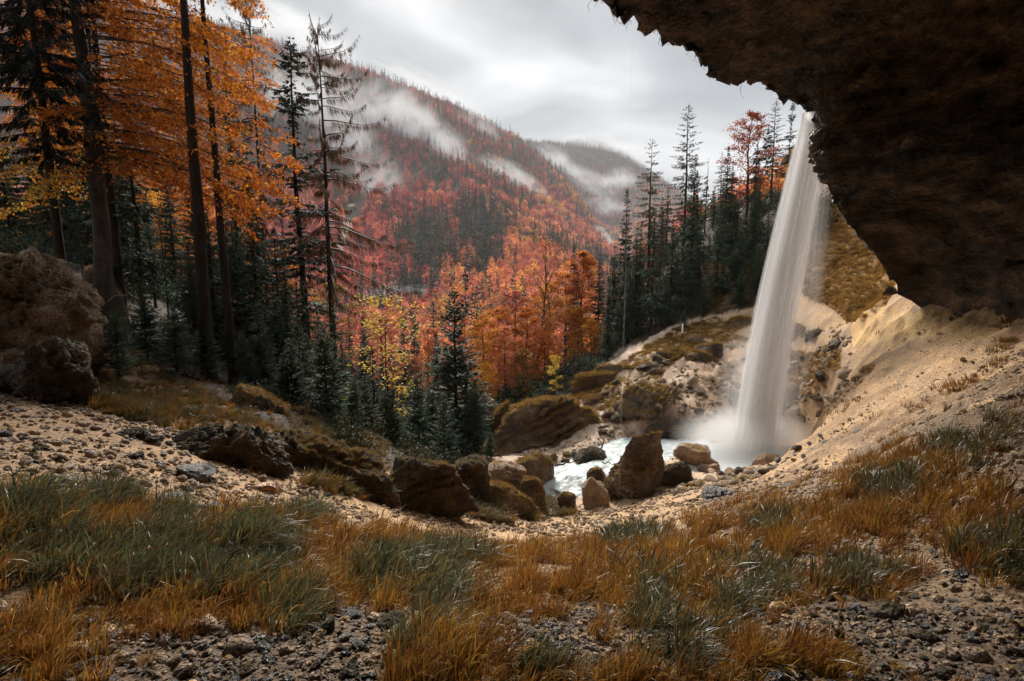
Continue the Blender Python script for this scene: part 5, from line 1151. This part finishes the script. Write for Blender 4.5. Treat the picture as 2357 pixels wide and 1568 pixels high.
# ------------------------------------------------------------------ gravel, fallen leaves, undergrowth
def gravel():
    r = np.random.default_rng(41)
    mats = [M_rock_grey, M_rock_pink, M_rock_dark, M_rock_pink]
    peb = []
    for k in range(8):
        V, T = rock_shape(2 if k < 5 else 1, (1, r.uniform(.65, .95), r.uniform(.45, .8)), 700+k, rough=.12, nplane=10); peb.append(mesh_np('pebble', V, T=T, smooth=k < 3, mat=mats[k % 4]))
    n = 190000
    rr = 1.5+(26-1.5)*r.random(n)**1.25; az = np.radians(r.uniform(-60, 64, n)); x, y = rr*np.sin(az), rr*np.cos(az); z = ground_z(x, y); g = zones(x, y, z); dx, dy = g['dx'], g['dy']
    pn = fbm2(x, y, .8, 3, 75)
    p = np.full(n, .42)+pn; p = np.where(g['forest'] | g['left'] | g['mid'] | g['orange'], .03, p); p = np.where(g['fore'] & (dy < 1390) & (dx < 1650), .12, p); p = np.where(g['fore'] & (dx > 1650), p+.35, p); p = np.where(dy > 1400, .95, p)
    sandy = inpoly(dx, dy, [(1850,1010),(2000,900),(2357,780),(2357,720),(2000,760),(1960,900),(1800,1060),(1700,1130),(1880,1060),(2160,1000),(2100,1050),(1900,1090)]); p = np.where(sandy, .12, p)
    keep = (r.random(n) < p) & (x < 18); x, y, z, rr, dx, dy = x[keep], y[keep], z[keep], rr[keep], dx[keep], dy[keep]; k = len(x)
    s = np.exp(r.normal(-4.8, .68, k))*np.clip(rr/3.2, .8, 3.2); s = np.where(dy > 1400, s*1.25, s); s = np.where((dx > 1700) & (dy < 1050), s*.62, s); s = np.clip(s, .004, .09)
    light = (dy < 1262) & (dy > 800) & (r.random(k) < np.where(dx > 600, .96, .78))
    idx = np.where(light, r.choice([1, 3, 5, 7], k), r.integers(0, 8, k))
    gn_scatter('gravel', peb, np.stack([x, y, z+s*.2], 1), np.stack([r.normal(0, .4, k), r.normal(0, .4, k), r.uniform(0, 6.28, k)], 1), np.stack([s, s*r.uniform(.7, 1, k), s*r.uniform(.6, 1, k)], 1), idx)
    n = 60000; rr = np.sqrt(r.uniform(15**2, 42**2, n)); az = np.radians(r.uniform(0, 46, n)); x, y = rr*np.sin(az), rr*np.cos(az); z = ground_z(x, y); dx, dy = proj(x, y, z)
    slip = inpoly(dx, dy, [(1380,900),(1480,850),(1560,820),(1740,780),(1790,740),(1960,760),(1950,900),(1820,1020),(1900,1000),(1700,1130),(1560,1150),(1560,1030),(1440,1010),(1380,1000)])
    cl = fbm2(x, y, .9, 3, 95); ok = slip & (r.random(n) < np.clip(.16+1.1*cl, .015, .6)); x, y, z = x[ok], y[ok], z[ok]; k = len(x); s = np.exp(r.normal(-2.45, .6, k)); s = np.clip(s, .03, .42)
    gn_scatter('scree', peb, np.stack([x, y, z+s*.15], 1), np.stack([r.normal(0, .4, k), r.normal(0, .4, k), r.uniform(0, 6.28, k)], 1), np.stack([s, s*r.uniform(.7, 1, k), s*r.uniform(.6, 1, k)], 1), r.choice([1, 3, 5, 7, 1, 3, 5, 2, 6], k)); print('scree', k)
    # fallen leaves on the forest floor and gravel
    ac = Acc(); n = 9000; rr = 3+(45-3)*r.random(n); az = np.radians(r.uniform(-52, 38, n)); x, y = rr*np.sin(az), rr*np.cos(az); z = ground_z(x, y)+.02
    g = zones(x, y, z); ok = (g['forest'] | g['left'] | (r.random(n) < .10)) & (r.random(n) < .8); c = np.stack([x, y, z], 1)[ok]
    leaf_cards(ac, c, .085, pal(r, len(c), [(.36, .13, .03), (.5, .25, .05), (.22, .08, .03)]), r, .85); obj('fallen_leaves', ac.mesh('fallen_leaves', M_leaf), kind='stuff')
gravel()
def undergrowth():
    r = np.random.default_rng(43); ms = []
    for k, (c1, c2) in enumerate([((.014, .022, .014), (.05, .062, .035)), ((.02, .02, .01), (.075, .055, .025)), ((.018, .03, .02), (.055, .08, .045))]):
        ac = Acc(); m = 420; c = r.normal(0, 1, (m, 3))*np.array([.5, .5, .3])+np.array([0, 0, .42]); leaf_cards(ac, c, .16, lin(c1, c2, r.random((m, 1))), r, .4)
        for j in range(14):
            e_ = r.normal(0, .45, 3); e_[2] = abs(e_[2])+.4; tube(ac, [(0, 0, -.1), e_*.5, e_], [.012, .008, .003], 3, (.03, .02, .014))
        ms.append(ac.mesh('bush', M_leaf))
    n = 3600; rr = np.sqrt(r.uniform(11**2, 85**2, n)); az = np.radians(r.uniform(-52, 34, n)); x, y = rr*np.sin(az), rr*np.cos(az); z = ground_z(x, y); g = zones(x, y, z)
    ok = g['forest'] & (r.random(n) < np.where(x > 6, .35, .7)) & ((rr > 15) | (x > -5)); x, y, z, rr = x[ok], y[ok], z[ok], rr[ok]; k = len(x); s = r.uniform(.4, 1.1, k)*np.clip(rr/30, .6, 1.3)
    gn_scatter('undergrowth', ms, np.stack([x, y, z], 1), np.stack([0*x, 0*x, r.uniform(0, 6.28, k)], 1), np.stack([s, s, s], 1), r.integers(0, 3, k))
undergrowth()


ORD = ['leftmost']+[w+' from the left,' for w in 'second third fourth fifth sixth seventh eighth ninth tenth eleventh twelfth thirteenth fourteenth fifteenth sixteenth seventeenth eighteenth nineteenth twentieth twenty-first twenty-second'.split()]
def fill_trees():
    r = random.Random(77); rr2 = np.random.default_rng(77)
    def put(poly, n, kinds, h, label, group, Yr, fat=1.1):
        c = 0; tries = 0; out = []
        while c < n and tries < 4000:
            tries += 1
            Y = r.uniform(*Yr); xx = [p[0] for p in poly]; dx = r.uniform(min(xx), max(xx)); x = float(ray(dx, 640)[0])*Y; z = gz(x, Y)
            px, py = proj(np.array([x]), np.array([Y]), np.array([z]))
            if not inpoly(px, py, poly)[0]: continue
            k = r.choice(kinds); pr = PR[k]; H = r.uniform(*h); q = H/pr[0]
            root = obj('spruce_tree' if k[0] in 'sy' and not k.startswith('sparse') else ('larch_tree' if k.startswith('sparse') or k == 'olarch' else 'beech_tree'), None, loc=(x, Y, z-.1), label=label[k] if isinstance(label, dict) else label, cat='tree', group=(group+' '+k) if isinstance(label, dict) else group)
            root.scale = (q*fat, q*fat, q); root.rotation_euler[2] = r.uniform(0, 6.28)
            for me in pr[1:]: obj(me.name.split('.')[0], me, parent=root)
            out.append((float(px[0]), root)); c += 1
        out.sort(key=lambda t: t[0])
        for q_, (px_, ro) in enumerate(out): ro['label'] = (ORD[q_]+' '+label) if q_ < len(out)-1 else 'rightmost '+label
    put([(1390,860),(1560,760),(1620,640),(1640,560),(1500,600),(1380,760)], 16, ['spruce1','spruce2','spruce3'], (6, 12), 'dark spruce in the thick of the stand on the right bank', 'spruces in the thick of the right bank stand', (38, 62))
    put([(1560,740),(1760,690),(1760,500),(1620,560)], 15, ['spruce1','spruce2','spruce3'], (4, 8.5), 'short dark spruce on the wooded rise left of the waterfall', 'short spruces on the wooded rise', (38, 56))
    put([(1480,800),(1760,700),(1760,520),(1560,640)], 22, ['young1','young2'], (1.5, 3.2), 'small spruce sapling in the undergrowth of the right bank', 'spruce saplings on the right bank', (34, 50), 1.4)
    put([(230,780),(640,930),(800,1000),(700,780),(300,640)], 20, ['spruce1','spruce2','spruce3'], (5, 9), 'dark spruce in the dense shaded stand above the left grassy slope', 'spruces in the shaded left stand', (17, 34), 1.15)
    put([(-60,640),(300,640),(640,800),(640,700),(0,560)], 10, ['spruce1','spruce3'], (7, 13), 'dark spruce deep in the left wood', 'spruces deep in the left wood', (24, 42), 1.1)
    put([(420,890),(640,950),(800,1045),(1000,1050),(1100,1010),(800,960),(600,900)], 16, ['young1','young2'], (1.6, 3.4), 'small spruce at the edge of the ravine behind the foreground boulders', 'small spruces at the ravine edge', (15, 28), 1.25)
    put([(780,1000),(1130,1000),(1120,900),(800,900)], 16, ['spruce1','spruce2'], (6, 10), 'dark spruce standing in the ravine', 'spruces in the ravine', (30, 60), 1.1)
fill_trees()

# ------------------------------------------------------------------ small things
def marker_post():
    p = P(1569, 796, 35.5); g = gz(p[0], p[1]); root = obj('marker_post', None, loc=(p[0], p[1], g), label='thin white topped marker post standing beside the upper path', cat='post')
    a, b = Acc(), Acc(); tube(a, [(0, 0, -.2), (0, 0, .5)], .05, 8, (.05, .035, .025)); tube(b, [(0, 0, .5), (0, 0, 1.15), (0, 0, 1.16)], [.055, .055, .001], 8, (.75, .75, .72))
    obj('post_base', a.mesh('post_base', M_twig), parent=root); obj('white_top', b.mesh('white_top', M_twig), parent=root)
marker_post()
def sticks():
    for lb, A, B, r0 in [('thin bare branch lying across the upper left gravel', P(440, 957, 9.3), P(535, 962, 8.9), .018), ('grey fallen branch sticking out of the dark left slope', P(248, 700, 15), P(300, 672, 15), .03),
                         ('weathered driftwood branch on the bank left of the rapids', P(1280, 1072, 21), P(1345, 1064, 21.5), .05), ('pale dead branch leaning behind the big layered boulder', P(1375, 1045, 22.5), P(1392, 1000, 22.8), .04),
                         ('thin twig lying over the rapids above the squat boulder', P(1385, 1062, 18.5), P(1412, 1068, 18.3), .025)]:
        a = Acc(); t = np.linspace(0, 1, 8)[:, None]; n = np.random.default_rng(int(A[1]*7)); w = np.cumsum(n.normal(0, .03, (8, 3)), 0)
        pts = A*(1-t)+B*t+w; gg = ground_z(pts[:, 0], pts[:, 1]); pts[:, 2] = np.maximum(pts[:, 2], gg+.01)
        tube(a, pts-A, np.linspace(r0, r0*.3, 8), 6, (.16, .11, .075))
        for j in (3, 5): tube(a, [pts[j]-A, pts[j]-A+n.normal(0, .16, 3)+np.array([0, 0, .1])], [r0*.4, r0*.12], 4, (.16, .11, .075))
        obj('fallen_branch', a.mesh('fallen_branch', M_twig), loc=A, label=lb, cat='branch')
sticks()

# ------------------------------------------------------------------ mist, spray and haze
def mat_mist(name, dens, scale, thr=.42, soft=.25, detail=3.0, stretch=(1, 1, 1), seed=0., col=(.95, .96, .98)):
    m, nt = mat_new(name); tc = N(nt, 'ShaderNodeTexCoord')
    ln = N(nt, 'ShaderNodeVectorMath', operation='LENGTH'); L(nt, tc.outputs['Object'], ln.inputs[0])
    fo = N(nt, 'ShaderNodeMapRange', interpolation_type='SMOOTHSTEP', ins={1: .0, 2: 1.0, 3: 1.0, 4: 0.0}); L(nt, ln.outputs['Value'], fo.inputs[0])
    mp = N(nt, 'ShaderNodeMapping', ins={'Location': (seed, seed*.7, 0), 'Scale': stretch}); L(nt, tc.outputs['Object'], mp.inputs[0])
    nz = N(nt, 'ShaderNodeTexNoise', ins={'Scale': scale, 'Detail': detail, 'Roughness': .55, 'Distortion': .4}); L(nt, mp.outputs[0], nz.inputs['Vector'])
    mr = N(nt, 'ShaderNodeMapRange', ins={1: thr, 2: thr+soft}); L(nt, nz.outputs['Fac'], mr.inputs[0])
    a = N(nt, 'ShaderNodeMath', operation='MULTIPLY'); L(nt, fo.outputs[0], a.inputs[0]); L(nt, mr.outputs[0], a.inputs[1])
    b = N(nt, 'ShaderNodeMath', operation='MULTIPLY', ins={1: dens}); L(nt, a.outputs[0], b.inputs[0])
    pv = N(nt, 'ShaderNodeVolumePrincipled', ins={'Color': (*col, 1), 'Anisotropy': .1}); L(nt, b.outputs[0], pv.inputs['Density'])
    o = N(nt, 'ShaderNodeOutputMaterial'); L(nt, pv.outputs[0], o.inputs['Volume']); m.cycles.volume_sampling = 'MULTIPLE_IMPORTANCE'; return m
def mist(name, c, half, mat, rot=(0, 0, 0)):
    V, T = ICO[3]; me = mesh_np(name, V, T=T, mat=mat); o = obj(name, me, loc=c, kind='stuff'); o.scale = half; o.rotation_euler = rot; return o
def slope_pt(dx, dy, off=0.0):
    Ys = np.exp(np.linspace(math.log(100), math.log(3000), 500)); xr, zr = ray(dx, dy)
    h = zr*Ys < mount_z(xr*Ys, Ys); Y = Ys[h.argmax()] if h.any() else 1500.; Y -= off; return np.array([xr*Y, Y, zr*Y])

#PART5

MISTS = [ # column,row, half width, half height (picture units), half depth / width, tilt, density*width, noise scale, towards the viewer
 (900,275,120,100,.5,10,4.2,2.6,40), (980,320,110,70,.5,38,3.6,2.8,30), (1035,360,60,70,.5,-10,2.6,2.8,30), (1180,415,110,42,.5,30,4.0,3.0,30), (1290,385,90,38,.4,38,4.0,2.8,20), (1350,430,110,46,.4,24,4.5,2.8,20),
 (1395,490,70,46,.5,15,4.5,2.4,20), (730,250,160,120,.6,15,4.0,2.2,60), (650,110,200,95,.7,12,8.0,1.8,0), (980,205,170,34,.5,24,2.4,3.0,10), (1400,350,130,46,.4,12,6.0,2.0,0),
 (960,690,150,44,.6,6,2.4,2.8,12), (860,420,90,90,.5,30,2.2,2.8,40), (800,330,90,80,.5,20,3.0,2.6,40), (1100,300,70,40,.5,30,2.0,3.0,20), (1420,430,60,50,.5,-15,3.5,2.4,10)]
for i, (dx, dy, hw, hh, dd, tl, dn, ns, off) in enumerate(MISTS):
    c = slope_pt(dx, dy, off); k = c[1]/F; a = math.atan2(c[0], c[1])
    mist('mist', c, (hw*k, hw*k*dd, hh*k), mat_mist('mist_%02d' % i, 1.7*dn/(hw*k), ns, thr=.40, soft=.26, detail=5.0, seed=i*3.1, stretch=(1, 1, .8)), (0, math.radians(tl), -a))
c = P(1716, 1010, 22.4); mist('spray', c, (3.6, 2.4, 1.7), mat_mist('spray_a', 1.5, 1.2, thr=.1, soft=.4, seed=2., col=(.995, .995, .995)))
c = P(1740, 900, 22.9); mist('spray', c, (2.1, 1.6, 3.8), mat_mist('spray_b', .50, 1.2, thr=.1, soft=.4, seed=5., col=(.995, .995, .995)))
c = P(1850, 560, 24.5); mist('spray', c, (1.3, 1.2, 6.0), mat_mist('spray_c', .3, 1.5, thr=.2, soft=.4, seed=8.))
def haze():
    V = MCOL['V']; lo, hi = min(V[:, 2].min(), -25)-1.5, V[:, 2].max()+16; x0, x1, y0, y1 = V[:, 0].min()-5, V[:, 0].max()+5, -110, V[:, 1].max()+5
    v = [(x, y, z) for x in (x0, x1) for y in (y0, y1) for z in (lo, hi)]; q = [(0,1,3,2),(4,6,7,5),(0,4,5,1),(2,3,7,6),(0,2,6,4),(1,5,7,3)]
    print('haze box', x0, x1, y0, y1, lo, hi)
    m, nt = mat_new('haze'); pv = N(nt, 'ShaderNodeVolumePrincipled', ins={'Color': (.90, .95, 1.0, 1), 'Density': HAZE}); o = N(nt, 'ShaderNodeOutputMaterial'); L(nt, pv.outputs[0], o.inputs['Volume'])
    obj('haze', mesh_np('haze', np.array(v), Q=np.array(q), mat=m), kind='stuff')
HAZE = 0.00017
haze()
